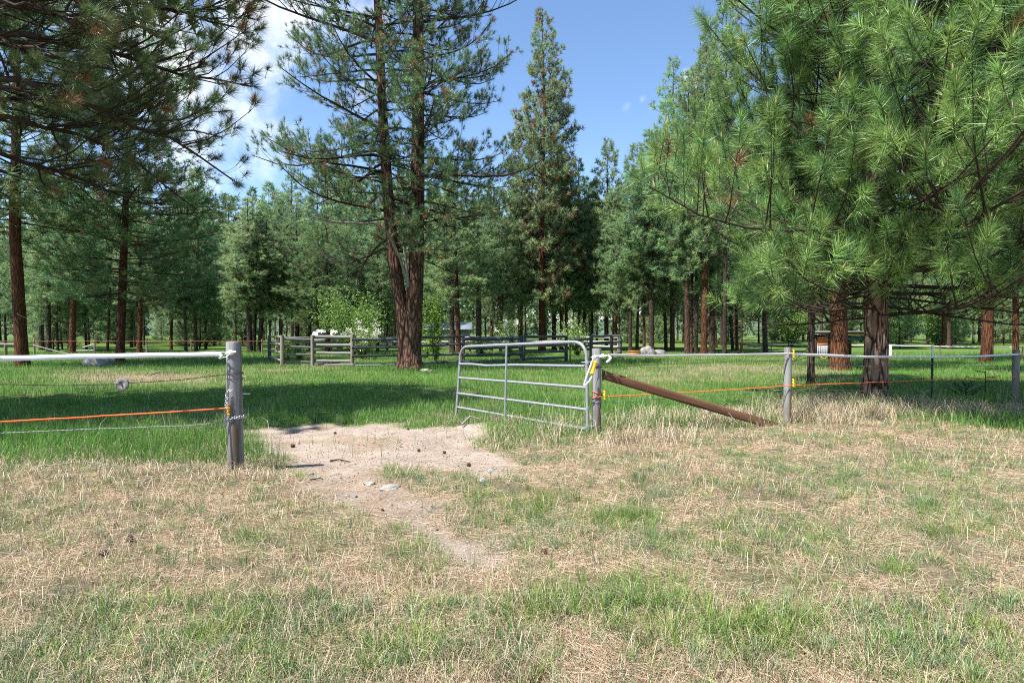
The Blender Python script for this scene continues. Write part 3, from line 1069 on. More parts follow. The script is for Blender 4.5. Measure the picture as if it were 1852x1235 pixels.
PRO = {
    'mid1': proto(101, 20, 0.16, round_r(4.0), 130, 19, 0.28, 0.024, 0.34, GREENS_MID, 0.05, 0.17, 0.22, bare=0.0),
    'mid2': proto(102, 20, 0.30, round_r(3.9), 110, 19, 0.28, 0.024, 0.40, GREENS_MID, 0.05, 0.17, 0.22, bare=0.0),
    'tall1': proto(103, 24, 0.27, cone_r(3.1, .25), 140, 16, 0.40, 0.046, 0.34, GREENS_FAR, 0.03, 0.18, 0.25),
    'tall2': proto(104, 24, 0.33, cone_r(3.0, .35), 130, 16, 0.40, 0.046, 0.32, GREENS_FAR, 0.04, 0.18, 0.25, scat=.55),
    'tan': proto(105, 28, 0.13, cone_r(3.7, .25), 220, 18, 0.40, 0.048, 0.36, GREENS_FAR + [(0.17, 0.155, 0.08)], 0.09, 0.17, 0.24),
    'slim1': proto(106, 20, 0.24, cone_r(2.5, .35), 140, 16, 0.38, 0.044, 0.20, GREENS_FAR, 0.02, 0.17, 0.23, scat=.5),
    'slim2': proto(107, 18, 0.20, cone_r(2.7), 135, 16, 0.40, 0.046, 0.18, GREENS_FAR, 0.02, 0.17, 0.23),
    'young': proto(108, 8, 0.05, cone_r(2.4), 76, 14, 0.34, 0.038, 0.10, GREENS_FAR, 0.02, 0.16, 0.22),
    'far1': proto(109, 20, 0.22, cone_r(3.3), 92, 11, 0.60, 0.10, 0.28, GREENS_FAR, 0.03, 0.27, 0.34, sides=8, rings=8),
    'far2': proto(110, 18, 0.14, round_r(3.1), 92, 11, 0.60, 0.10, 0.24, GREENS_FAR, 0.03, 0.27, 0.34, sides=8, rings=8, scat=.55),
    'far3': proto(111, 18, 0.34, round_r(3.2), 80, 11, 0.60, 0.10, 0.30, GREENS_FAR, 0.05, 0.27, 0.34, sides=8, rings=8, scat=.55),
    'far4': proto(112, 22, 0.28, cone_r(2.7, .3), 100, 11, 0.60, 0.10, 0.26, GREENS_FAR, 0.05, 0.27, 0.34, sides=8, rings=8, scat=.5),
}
BARKS = {'red': M_BARK_RED, 'grey': M_BARK_GREY, 'mix': M_BARK_MIX, 'dark': M_BARK_DARK}
for p_ in PRO.values():
    p_['trunk'].materials.append(M_BARK_GREY)
    p_['limbs'].materials.append(M_TWIG)
    p_['crown'].materials.append(M_FAR)
TREES = []          # (x, y) of every stem


def pine(kind, px, d, top_y=None, height=None, tw=None, bark='grey', label='', group=None, lean=(0, 0), rz=None, xy=None):
    """a copy of a prototype; tw = trunk diameter in metres"""
    pr = PRO[kind]
    x = (px - 926) / FPX * d
    z = Hz(x, d) - 0.06
    if height is None:
        height = (HOR - top_y) / FPX * d + CAM_H
    sz = height / pr['h']
    sxy = xy or min(max(sz, 0.8), 1.3)
    t = thing('pine_tree', (x, d, z), label, 'pine tree', group, rz if rz is not None else random.random() * 6.28)
    t.rotation_euler = (lean[1], lean[0], t.rotation_euler[2])
    t.rotation_mode = 'XYZ'
    for part, me in (('trunk', pr['trunk']), ('branches', pr['limbs']), ('crown', pr['crown'])):
        o = bpy.data.objects.new(part, me)
        COL.objects.link(o)
        o.parent = t
        if part == 'trunk':
            k = (tw * 0.84 / 2 / max(me.vertices[0].co.xy.length * 0.78, 0.05)) if tw else sxy
            o.scale = (k, k, sz)
            o.material_slots[0].link = 'OBJECT'
            o.material_slots[0].material = BARKS[bark]
        else:
            o.scale = (sxy, sxy, sz)
            o['kind'] = 'stuff'
    TREES.append((x, d))
    return t


exec_trees = [
    # kind, px, d, top_y, tw, bark, label, lean(x-tilt)
    ('mid2', 40, 25.5, -120, 0.66, 'red', 'leaning orange-barked pine at the far left of the pasture', (-0.055, 0)),
    ('mid1', 216, 28.5, 40, 0.56, 'red', 'dark-crowned pine with a leaning red trunk beside the low boulder', (0.04, 0)),
    ('mid1', 1520, 23.5, -160, 0.90, 'red', 'thick red-trunked pine just left of the big bright green pine', (0, 0)),
    ('slim1', 1467, 16.4, -20, 0.27, 'dark', 'slender dark-trunked pine between the middle fence post and the thick red trunk', (0, 0)),
    ('mid2', 1785, 29.5, -60, 0.66, 'red', 'stout red-trunked pine behind the green steel fence stake', (0, 0)),
    ('slim1', 1838, 20.5, -60, 0.28, 'red', 'thin red-trunked pine right behind the last fence post on the right', (0, 0)),
    ('tan', 980, 50, 22, 0.70, 'red', 'tallest pine behind the corral, its crown flecked with tan dead needles', (0, 0)),
    ('slim2', 1097, 52, 256, 0.42, 'dark', 'slim pointed pine standing alone against the sky gap', (0, 0)),
    ('slim2', 1046, 54, 290, 0.40, 'mix', 'shorter tan-tinged pine touching the tallest pine on its right', (0, 0)),
    ('tall1', 1216, 47, 108, 0.46, 'mix', 'tall pine with a thin spired top right of the sky gap', (0, 0)),
    ('tall2', 1178, 44, 236, 0.50, 'dark', 'pine with twin-looking dark stem behind the boulder pile', (0, 0)),
    ('slim2', 1152, 52, 262, 0.40, 'grey', 'pine forming the left shoulder of the trees right of the sky gap', (0, 0)),
    ('tall2', 1243, 40.5, 130, 0.44, 'mix', 'left stem of the close trio of trunks right of the boulder pile', (0, 0)),
    ('slim1', 1250, 41.5, 210, 0.34, 'mix', 'thin pale middle stem of the trio of trunks right of the boulder pile', (0, 0)),
    ('tall1', 1258, 40.8, 170, 0.36, 'dark', 'right dark stem of the trio of trunks right of the boulder pile', (0, 0)),
    ('tall1', 1273, 39.5, 60, 0.50, 'red', 'sunlit orange stem of the pair of trunks left of the middle fence post', (-0.01, 0)),
    ('tall2', 1288, 41, 40, 0.48, 'dark', 'shaded dark stem of the pair of trunks left of the middle fence post', (0.02, 0)),
    ('tall1', 1310, 36, -40, 0.30, 'dark', 'tall pine whose crown shows over the left flank of the big green pine', (0, 0)),
    ('slim2', 1385, 41, 300, 0.50, 'dark', 'lone dark trunk in the gap left of the middle fence post', (0, 0)),
    ('slim1', 1333, 50, 300, 0.36, 'red', 'slim red trunk next to a leaning dark trunk behind the right tape', (0, 0)),
    ('slim2', 1326, 49, 330, 0.40, 'dark', 'leaning dark trunk next to a slim red trunk behind the right tape', (-0.09, 0)),
    ('slim1', 1296, 58, 320, 0.30, 'red', 'thin leaning red trunk right of the sunlit pair', (-0.06, 0)),
    ('tall1', 830, 36, 300, 0.40, 'red', 'leaning orange trunk right of the forked pine behind the corral', (-0.05, 0)),
    ('tall2', 818, 42, 330, 0.50, 'dark', 'dark bare-twigged trunk beside the leaning orange one', (0, 0)),
    ('tall2', 866, 44, 330, 0.56, 'dark', 'broad dark trunk behind the metal gate\'s free end', (0, 0)),
    ('slim1', 888, 50, 330, 0.40, 'mix', 'trunk behind the white flowering bush at the corral, on its left', (0, 0)),
    ('slim2', 905, 48, 340, 0.36, 'dark', 'dark slim trunk above the white flowering bush at the corral', (0, 0)),
    ('slim1', 942, 52, 290, 0.44, 'red', 'orange trunk left of the tallest pine', (0, 0)),
    ('tall2', 1002, 54, 270, 0.50, 'dark', 'dark trunk right of the tallest pine', (0, 0)),
    ('slim1', 1016, 52, 300, 0.46, 'red', 'left one of two close orange trunks behind the wooden corral gate', (0, 0)),
    ('slim2', 1026, 52.5, 310, 0.46, 'red', 'right one of two close orange trunks behind the wooden corral gate', (0, 0)),
    ('tall1', 1057, 56, 320, 0.46, 'red', 'orange trunk behind the right end of the corral', (0, 0)),
    ('slim1', 1071, 58, 330, 0.34, 'dark', 'thin dark trunk above the right end of the corral', (0, 0)),
    ('slim2', 1112, 50, 340, 0.44, 'red', 'red trunk just past the corral\'s right end', (0, 0)),
    ('tall2', 1140, 46, 330, 0.36, 'dark', 'dark trunk right of the corral\'s right end', (0, 0)),
    ('slim1', 1165, 45, 330, 0.34, 'mix', 'pale brown trunk directly behind the boulder pile', (0, 0)),
    ('slim2', 1205, 48, 320, 0.42, 'dark', 'dark trunk left of the close trio of trunks', (0, 0)),
    ('slim1', 1215, 56, 330, 0.34, 'red', 'thin red trunk just left of the close trio of trunks', (0, 0)),
    ('slim1', 88, 46, 330, 0.52, 'dark', 'grey-brown trunk right of the leaning orange pine at far left', (0, 0)),
    ('tall2', 75, 50, 300, 0.44, 'dark', 'dark trunk close behind the leaning orange pine at far left', (0, 0)),
    ('slim2', 104, 48, 380, 0.30, 'dark', 'thin crooked trunk by the fallen fence pole at far left', (0.08, 0)),
    ('tall1', 130, 44, 300, 0.54, 'red', 'thick dark red trunk left of the orange line\'s post', (0, 0)),
    ('slim2', 156, 54, 380, 0.28, 'dark', 'thin dark trunk right at the orange line\'s first post', (0, 0)),
    ('slim1', 194, 47, 390, 0.30, 'red', 'slim leaning red trunk left of the dark-crowned pine', (-0.06, 0)),
    ('tall1', 252, 44, 330, 0.42, 'red', 'brown trunk right of the dark-crowned pine', (0, 0)),
    ('slim2', 309, 52, 360, 0.34, 'red', 'short red trunk left of two grey trunks in the left wood', (-0.03, 0)),
    ('slim1', 336, 46, 350, 0.34, 'grey', 'left one of two grey trunks in the left wood', (0, 0)),
    ('slim2', 355, 48, 340, 0.40, 'grey', 'right one of two grey trunks in the left wood', (0, 0)),
    ('slim1', 372, 55, 370, 0.32, 'dark', 'dark trunk left of the grey gate post in the left wood', (0, 0)),
    ('tall2', 452, 44, 360, 0.50, 'dark', 'left stem of the dark clump right of the grey gate post', (-0.05, 0)),
    ('slim1', 459, 44.6, 380, 0.34, 'dark', 'middle stem of the dark clump right of the grey gate post', (0.03, 0)),
    ('tall1', 468, 44.2, 370, 0.42, 'dark', 'right stem of the dark clump right of the grey gate post', (0.06, 0)),
    ('slim2', 508, 50, 360, 0.34, 'red', 'thin red trunk behind the corral\'s left corner', (0, 0)),
    ('tall2', 537, 48, 370, 0.46, 'dark', 'dark trunk behind the corral\'s left panels', (0, 0)),
    ('slim1', 560, 46, 355, 0.38, 'dark', 'straight dark trunk over the corral\'s third post', (0, 0)),
    ('mid1', 592, 44, 400, 0.55, 'mix', 'low-branched pine above the pale trailer behind the corral', (0, 0)),
    ('slim2', 683, 46, 400, 0.34, 'red', 'red trunk left of the forked pine behind the blossoms', (0, 0)),
    ('slim1', 700, 52, 390, 0.34, 'dark', 'dark trunk close behind the forked pine', (0, 0)),
]
XY = {216: 1.25, 40: 1.3, 1097: 1.05, 1216: 1.0, 1178: 1.1, 1152: 1.1, 1310: .8, 1243: .9, 1258: .85, 1273: .85, 1288: .8, 592: 1.0}
for k_, px_, d_, ty_, tw_, bk_, lb_, ln_ in exec_trees:
    pine(k_, px_, d_, ty_, None, tw_, bk_, lb_, None, ln_, None, XY.get(px_))

pine('mid1', -629, 8.6, None, 17.5, 0.5, 'red', 'pine outside the left edge whose shade lies on the pasture behind the left fence', None, (0, 0), 1.0, 0.95)

# the rest of the wood, behind the single trees
rr_ = random.Random(5)
made = 0
tries = 0
REG = [('left', -260, 520), ('middle', 520, 960), ('right', 960, 1460), ('far right', 1460, 2150)]
while made < 235 and tries < 9000:
    tries += 1
    d_ = 52 + 88 * rr_.random() ** 0.9
    px_ = rr_.uniform(-230, 2120)
    if 560 < px_ < 1010 and d_ < 58:
        continue
    x_ = (px_ - 926) / FPX * d_
    if any((x_ - a) ** 2 + (d_ - b) ** 2 < (3.0 if d_ < 90 else 3.6) ** 2 for a, b in TREES):
        continue
    if 1000 < px_ < 1190:
        ty = rr_.uniform(330, 420)
    elif px_ < 960:
        ty = rr_.uniform(300, 420)
    elif px_ > 1420:
        ty = rr_.uniform(280, 420)
    else:
        ty = rr_.uniform(230, 380)
    hgt = (HOR - ty) / FPX * d_ + CAM_H
    hgt = min(max(hgt, 9), 29)
    kd = rr_.choice(['far1', 'far2', 'far3', 'far4']) if d_ > 66 else rr_.choice(['slim1', 'slim2', 'tall1', 'tall2'])
    reg = 'left' if px_ < 520 else 'middle' if px_ < 960 else 'right' if px_ < 1460 else 'far right'
    where = {'left': 'left of the corral', 'middle': 'behind the corral', 'right': 'right of the corral', 'far right': 'beyond the big pine'}[reg]
    depth = 'distant' if d_ > 66 else 'farther'
    bk = rr_.choice(['red', 'mix', 'dark', 'dark', 'grey'])
    shape = {'far1': 'broad conical', 'far2': 'low round', 'far3': 'high round', 'far4': 'narrow conical', 'slim1': 'slender round', 'slim2': 'pointed bushy',
             'tall1': 'tall conical', 'tall2': 'tall round'}[kd]
    tone = {'red': 'an orange', 'mix': 'a red-grey', 'dark': 'a dark', 'grey': 'a grey-brown'}[bk]
    pine(kd, px_, d_, None, hgt, rr_.uniform(0.28, 0.52), bk, f'{depth} {shape} pine with {tone} trunk {where}', f'{depth} {shape} pines with {tone} trunk {where}')
    made += 1
for i in range(64):
    px_ = rr_.uniform(-150, 2050)
    d_ = rr_.uniform(50, 125)
    if 560 < px_ < 1330 and d_ < 66:
        continue
    reg = 'left of the corral' if px_ < 700 else 'right of the corral'
    pine('young', px_, d_, None, rr_.uniform(4, 9), 0.16, 'dark', f'young bushy pine low under the wood {reg}', f'young pines under the wood {reg}')
#PART2
def far_wood():
    r = np.random.default_rng(77)
    VV, TT, CC, off = [], [], [], 0
    n = 260
    a = r.uniform(-0.98, 0.98, n)
    d = 140 + 130 * r.random(n)
    for i in range(n):
        x, y, h = a[i] * d[i], d[i], 11 + 9 * r.random()
        m = 230
        f = r.random(m) ** 1.15
        rad = (0.4 + 3.0 * (1 - f) ** 0.8) * np.sqrt(r.random(m))
        az = r.random(m) * 2 * PI
        p = np.stack([x + rad * np.cos(az), y + rad * np.sin(az), h * (0.12 + 0.88 * f)], -1)
        nn = unit(r.normal(size=(m, 3)) + np.array([0, -.3, .5]))
        u, v = frames(nn)
        s = (0.5 + 0.6 * r.random(m))[:, None]
        VV.append(np.stack([p - u * s * .6, p + u * s * .6, p + v * s], 1).reshape(-1, 3))
        TT.append(np.arange(3 * m).reshape(-1, 3) + off)
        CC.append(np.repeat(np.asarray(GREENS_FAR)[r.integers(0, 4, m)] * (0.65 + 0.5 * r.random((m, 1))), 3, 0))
        off += 3 * m
    me = build_mesh('far_wood', np.vstack(VV), np.vstack(TT), None, np.vstack(CC))
    put('far_wood', me, M_FAR, kind='stuff', label='far band of mixed pines closing the view behind all the trunks', cat='wood')


far_wood()


# ------------------------------------------------------------------ grass, straw and litter
def blades(X, Y, h, wd, lean, az, c0, c1, seg=1, zoff=-0.01, Zb=None):
    """grass blades: root, (knee), tip"""
    n = len(X)
    Z = (H(X, Y) if Zb is None else Zb) + zoff
    root = np.stack([X, Y, Z], -1)
    ld = np.stack([np.cos(az), np.sin(az), np.zeros(n)], -1)
    sa = rng.random(n) * 2 * PI
    sd = np.stack([np.cos(sa), np.sin(sa), np.zeros(n)], -1) * (wd / 2)[:, None]
    tip = root + ld * (lean * h)[:, None]
    tip[:, 2] += h * np.sqrt(np.maximum(0.02, 1 - np.minimum(lean, 0.99) ** 2))
    if seg == 1:
        V = np.stack([root - sd, root + sd, tip], 1).reshape(-1, 3)
        T = np.arange(3 * n).reshape(-1, 3)
        C = np.stack([c0, c0, c1], 1).reshape(-1, 3)
        return V, T, C
    mid = root + ld * (lean * h * 0.28)[:, None]
    mid[:, 2] += h * 0.58
    V = np.stack([root - sd, root + sd, mid - sd * 0.8, mid + sd * 0.8, tip], 1).reshape(-1, 3)
    b = np.arange(n)[:, None] * 5
    T = np.concatenate([b + np.array([[0, 1, 3]]), b + np.array([[0, 3, 2]]), b + np.array([[2, 3, 4]])], 0)
    C = np.stack([c0, c0, (c0 + c1) / 2, (c0 + c1) / 2, c1], 1).reshape(-1, 3)
    return V, T, C


def join(items):
    off, V, T, C = 0, [], [], []
    for v, t, c in items:
        V.append(v)
        T.append(t + off)
        C.append(c)
        off += len(v)
    return np.vstack(V), np.vstack(T), np.vstack(C)


def vary(c, n, k=0.25):
    return np.asarray(c)[None] * (1 - k + 2 * k * rng.random((n, 1))) * (1 + 0.10 * rng.normal(size=(n, 3)))


def pick(cols, n, p=None):
    cols = np.asarray(cols, float)
    return cols[rng.choice(len(cols), n, p=p)]


GR = [(0.16, 0.28, 0.06), (0.14, 0.26, 0.06), (0.21, 0.31, 0.07), (0.13, 0.24, 0.10)]
BLUE = [(0.17, 0.25, 0.14), (0.15, 0.23, 0.12)]
STRAW = [(0.44, 0.345, 0.235), (0.37, 0.28, 0.185), (0.33, 0.215, 0.14), (0.52, 0.43, 0.32), (0.27, 0.225, 0.18)]
PALE = [(0.60, 0.52, 0.39), (0.52, 0.43, 0.30), (0.46, 0.38, 0.27)]


def wedge(n, d0, d1, k=1.0, wide=0.97):
    """points in front of the camera, thinning with distance"""
    d = d0 + (d1 - d0) * rng.random(n) ** k
    return (rng.random(n) * 2 - 1) * wide * d * 1.02, d


# -- fallen pine needles lying on the soil
def litter():
    X, Y = wedge(200000, 2.1, 10.0, 1.15)
    fs = fence_side(X, Y)
    pm = path_m(X, Y)
    dens = 1 - 0.86 * pm
    dens *= np.where(fs > 0.3, 0.35, 1)
    dens *= 0.15 + 0.95 * np.clip((0.62 - fbm(X * 4 + 40, Y * 4, 3)) * 5, 0, 1)
    keep = rng.random(len(X)) < dens
    X, Y = X[keep], Y[keep]
    n = len(X)
    flow = fbm(X * 0.7, Y * 0.7, 2) * 9
    a = np.where(rng.random(n) < 0.45, flow + rng.normal(0, 0.5, n), rng.random(n) * 2 * PI)
    L = 0.07 + 0.11 * rng.random(n)
    Z = H(X, Y) + 0.004 + 0.018 * rng.random(n) ** 2
    D = np.stack([np.cos(a), np.sin(a), rng.normal(0.02, 0.16, n)], -1)
    D = unit(D)
    c = np.stack([X, Y, Z], -1)
    nw = 0.0016 + 0.00042 * Y
    sd = unit(np.stack([-np.sin(a), np.cos(a), rng.normal(0, 0.6, n)], -1)) * (nw / 2)[:, None]
    p0, p1 = c - D * (L / 2)[:, None], c + D * (L / 2)[:, None]
    p0[:, 2] = np.maximum(p0[:, 2], Z - 0.006)
    V = np.stack([p0 - sd, p0 + sd, p1], 1).reshape(-1, 3)
    col = pick(STRAW, n, [.32, .26, .17, .15, .10]) * (0.75 + 0.5 * rng.random((n, 1)))
    C = np.repeat(col, 3, 0)
    put('needle_litter', build_mesh('needle_litter', V, np.arange(3 * n).reshape(-1, 3), None, C), M_STRAW, kind='stuff',
        label='fallen tan pine needles strewn over the foreground soil', cat='litter')


litter()


# -- green tufts and single blades outside the fence
def near_grass():
    items = []
    for nt, big in ((17000, 0), (8600, 1)):
        X, Y = wedge(nt, 2.1, 11.5, 1.0)
        lu = lush(X, Y)
        fs = fence_side(X, Y)
        pm = path_m(X, Y)
        lu = lu * np.clip(0.25 + (fbm(X * 2.2 + 60, Y * 2.2, 3) - 0.38) * 4.5, 0.1, 1.05)
        clump = np.clip((fbm(X * 1.5 + 20, Y * 1.5 + 3, 3) - 0.46) * 6, 0, 1)
        dens = np.clip(0.13 + 0.15 * (Y > 3.6) + 0.55 * clump + 0.85 * lu, 0, 1) * (1 - 0.985 * pm)
        if big:
            dens = dens * 0.85 + 0.12 * (1 - pm)
        dens = np.where(fs > 0.3, np.maximum(dens, 0.5 * (1 - pm) ** 2), dens)
        k = rng.random(nt) < dens
        X, Y, lu = X[k], Y[k], lu[k]
        nt = len(X)
        m = rng.integers(24, 64, nt) if big else rng.integers(5, 22, nt)
        rad = (0.045 + 0.065 * rng.random(nt)) if big else (0.02 + 0.055 * rng.random(nt)) * (1 + 0.6 * lu)
        hh = (0.05 + 0.07 * rng.random(nt)) * (1 + 0.7 * lu) if big else (0.035 + 0.07 * rng.random(nt) ** 1.5) * (1 + 0.7 * lu)
        kind = np.where(lu > 0.4, rng.integers(0, 4, nt), np.where(rng.random(nt) < 0.45, 4, rng.integers(0, 4, nt)))
        pal = np.array(GR + [BLUE[0]])
        tone = 0.62 + 0.6 * rng.random(nt)
        ti = np.repeat(np.arange(nt), m)
        n = len(ti)
        ra = np.abs(rng.normal(0, 0.8, n)) * rad[ti]
        pa = rng.random(n) * 2 * PI
        bx, by = X[ti] + ra * np.cos(pa), Y[ti] + ra * np.sin(pa)
        h = hh[ti] * (0.5 + 0.8 * rng.random(n))
        lean = np.clip(0.32 + 0.55 * ra / rad[ti] + rng.normal(0, 0.25, n), 0.05, 0.98)
        c0 = pal[kind[ti]] * tone[ti][:, None] * (0.7 + 0.4 * rng.random((n, 1)))
        c1 = c0 * 1.2 + np.array([0.02, 0.015, 0.0])
        dry = rng.random(n) < (0.20 - 0.12 * lu[ti])
        c0[dry] = pick(PALE + STRAW[:2], dry.sum()) * 0.9
        c1[dry] = c0[dry] * 1.1
        lean[dry] = np.clip(lean[dry] + 0.4, 0.7, 0.985)
        wd = (0.0014 + 0.0016 * rng.random(n)) * (1 + 0.18 * by)
        az = pa + rng.normal(0, 0.5, n)
        for sel, sg in ((by < 3.1, 2), (by >= 3.1, 1)):
            items.append(blades(bx[sel], by[sel], h[sel], wd[sel], lean[sel], az[sel], c0[sel], c1[sel], sg))
    # single blades spread between the tufts
    X, Y = wedge(52000, 2.1, 11.0, 1.05)
    lu, pm = lush(X, Y) * np.clip(0.25 + (fbm(X * 2.2 + 60, Y * 2.2, 3) - 0.38) * 4.5, 0.1, 1.05), path_m(X, Y)
    cl = np.clip((fbm(X * 1.5 + 20, Y * 1.5 + 3, 3) - 0.38) * 3, 0, 1)
    k = rng.random(len(X)) < np.clip(0.06 + 0.3 * cl + 0.8 * lu, 0, 1) * (1 - 0.98 * pm)
    X, Y = X[k], Y[k]
    n = len(X)
    c0 = pick(GR + BLUE, n) * (0.7 + 0.4 * rng.random((n, 1)))
    items.append(blades(X, Y, 0.03 + 0.08 * rng.random(n), 0.0022 + 0.0004 * Y, np.clip(0.3 + 0.3 * rng.normal(size=n), 0, .95), rng.random(n) * 6.28, c0, c0 * 1.3, 1))
    V, T, C = join(items)
    put('grass_tufts', build_mesh('grass_tufts', V, T, None, C), M_GRASS, kind='stuff', label='sparse green grass tufts growing through the litter outside the fence', cat='grass')


near_grass()


def gravel():
    n = 2600
    X, Y = wedge(n * 6, 3.0, 9.2, 1.0, 0.55)
    k = path_m(X, Y) > 0.75
    X, Y = X[k][:n], Y[k][:n]
    n = len(X)
    sz = 0.003 + 0.010 * rng.random(n) ** 3
    D = np.array([[1, 0, 0], [0, 1, 0], [-1, 0, 0], [0, -1, 0], [0, 0, .8], [0, 0, -.8]])
    V = np.stack([X, Y, H(X, Y) + sz * 0.3], -1)[:, None, :] + D[None] * sz[:, None, None] * (0.6 + 0.8 * rng.random((n, 6, 1)))
    F = np.array([[0, 1, 4], [1, 2, 4], [2, 3, 4], [3, 0, 4], [1, 0, 5], [2, 1, 5], [3, 2, 5], [0, 3, 5]])
    T = (F[None] + (np.arange(n) * 6)[:, None, None]).reshape(-1, 3)
    c = pick([(0.45, .40, .35), (.30, .26, .22), (.18, .15, .13), (.12, .075, .05)], n, [.4, .25, .2, .15])
    put('gravel', build_mesh('gravel', V.reshape(-1, 3), T, None, np.repeat(c, 6, 0)), M_STRAW, kind='stuff', label='loose crumbs and grit on the bare track', cat='gravel')


gravel()


# -- dry bleached culms, thick round the fence posts
def dry_grass():
    items = []
    spots = [(1085, 795, .9, .36, 1100, .32), (1150, 800, .9, .35, 1100, .24), (1010, 800, 1.0, .5, 1100, .12), (1260, 770, 1.1, .4, 1900, .30), (1370, 762, .7, .25, 800, .24),
             (1480, 765, 1.0, .5, 2000, .34), (1600, 760, 1.3, .5, 1800, .28), (1720, 750, 1.3, .6, 1500, .26), (425, 874, .36, .14, 380, .13), (300, 880, .8, .4, 500, .14), (120, 870, .9, .5, 420, .14),
             (480, 880, .35, .3, 250, .14), (880, 795, .8, .4, 1200, .14), (930, 770, .7, .35, 700, .15), (1440, 745, .8, .5, 900, .32), (1560, 735, 1.2, .5, 900, .24)]
    for px, py, rx, ry, n, hh in spots:
        cx, cy = ground_px(px, py)
        X, Y = cx + rng.normal(0, 1, n) * rx * 0.6, cy + rng.normal(0, 1, n) * ry * 0.7
        k = (path_m(X, Y) < 0.3) & (fbm(X * 2.6, Y * 2.6 + 30, 2) > 0.42)
        X, Y = X[k], Y[k]
        n = len(X)
        g = np.round(X * 5) * 7.13 + np.round(Y * 5) * 3.77
        az = np.sin(g) * 3.1 + rng.normal(0, 0.9, n)
        c0 = pick(PALE + STRAW[:3], n, [.3, .25, .15, .12, .12, .06]) * (0.75 + 0.4 * rng.random((n, 1)))
        items.append(blades(X, Y, hh * (0.35 + 1.35 * rng.random(n) ** 1.4), 0.0034 + 0.0035 * rng.random(n), np.clip(0.82 + 0.2 * rng.normal(size=n), 0.1, 0.99), az, c0 * 0.85, c0, 2))
    # lying straw over the whole foreground
    X, Y = wedge(26000, 2.1, 9.5, 1.1)
    k = (path_m(X, Y) < 0.4) & (rng.random(len(X)) < np.clip(fbm(X * 1.1 + 9, Y * 1.1, 3) * 1.6 - 0.35 + 0.25 * (X < -1), 0.05, 1))
    X, Y = X[k], Y[k]
    n = len(X)
    c0 = pick(PALE + STRAW[:3], n) * (0.7 + 0.4 * rng.random((n, 1)))
    items.append(blades(X, Y, 0.07 + 0.13 * rng.random(n), 0.0010 + 0.0005 * Y, np.clip(0.95 + 0.05 * rng.normal(size=n), 0.84, 0.995), rng.random(n) * 6.28, c0 * .9, c0, 2, zoff=0.004))
    # single tall seed stalks
    for px, py, n in ((1240, 770, 10), (1370, 765, 14), (1100, 790, 14), (1060, 785, 16), (1480, 760, 12), (290, 800, 5), (400, 790, 8), (1660, 745, 8), (1830, 735, 8), (170, 800, 5)):
        cx, cy = ground_px(px, py)
        X, Y = cx + rng.normal(0, 0.35, n), cy + rng.normal(0, 0.2, n)
        c0 = pick(PALE, n)
        items.append(blades(X, Y, 0.35 + 0.45 * rng.random(n), np.full(n, 0.005), np.clip(0.45 + 0.3 * rng.normal(size=n), 0, .95), rng.random(n) * 6.28, c0, c0, 2))
    V, T, C = join(items)
    put('dry_grass', build_mesh('dry_grass', V, T, None, C), M_STRAW, kind='stuff', label='bleached dry grass flopped over round the fence posts', cat='dry grass')


dry_grass()


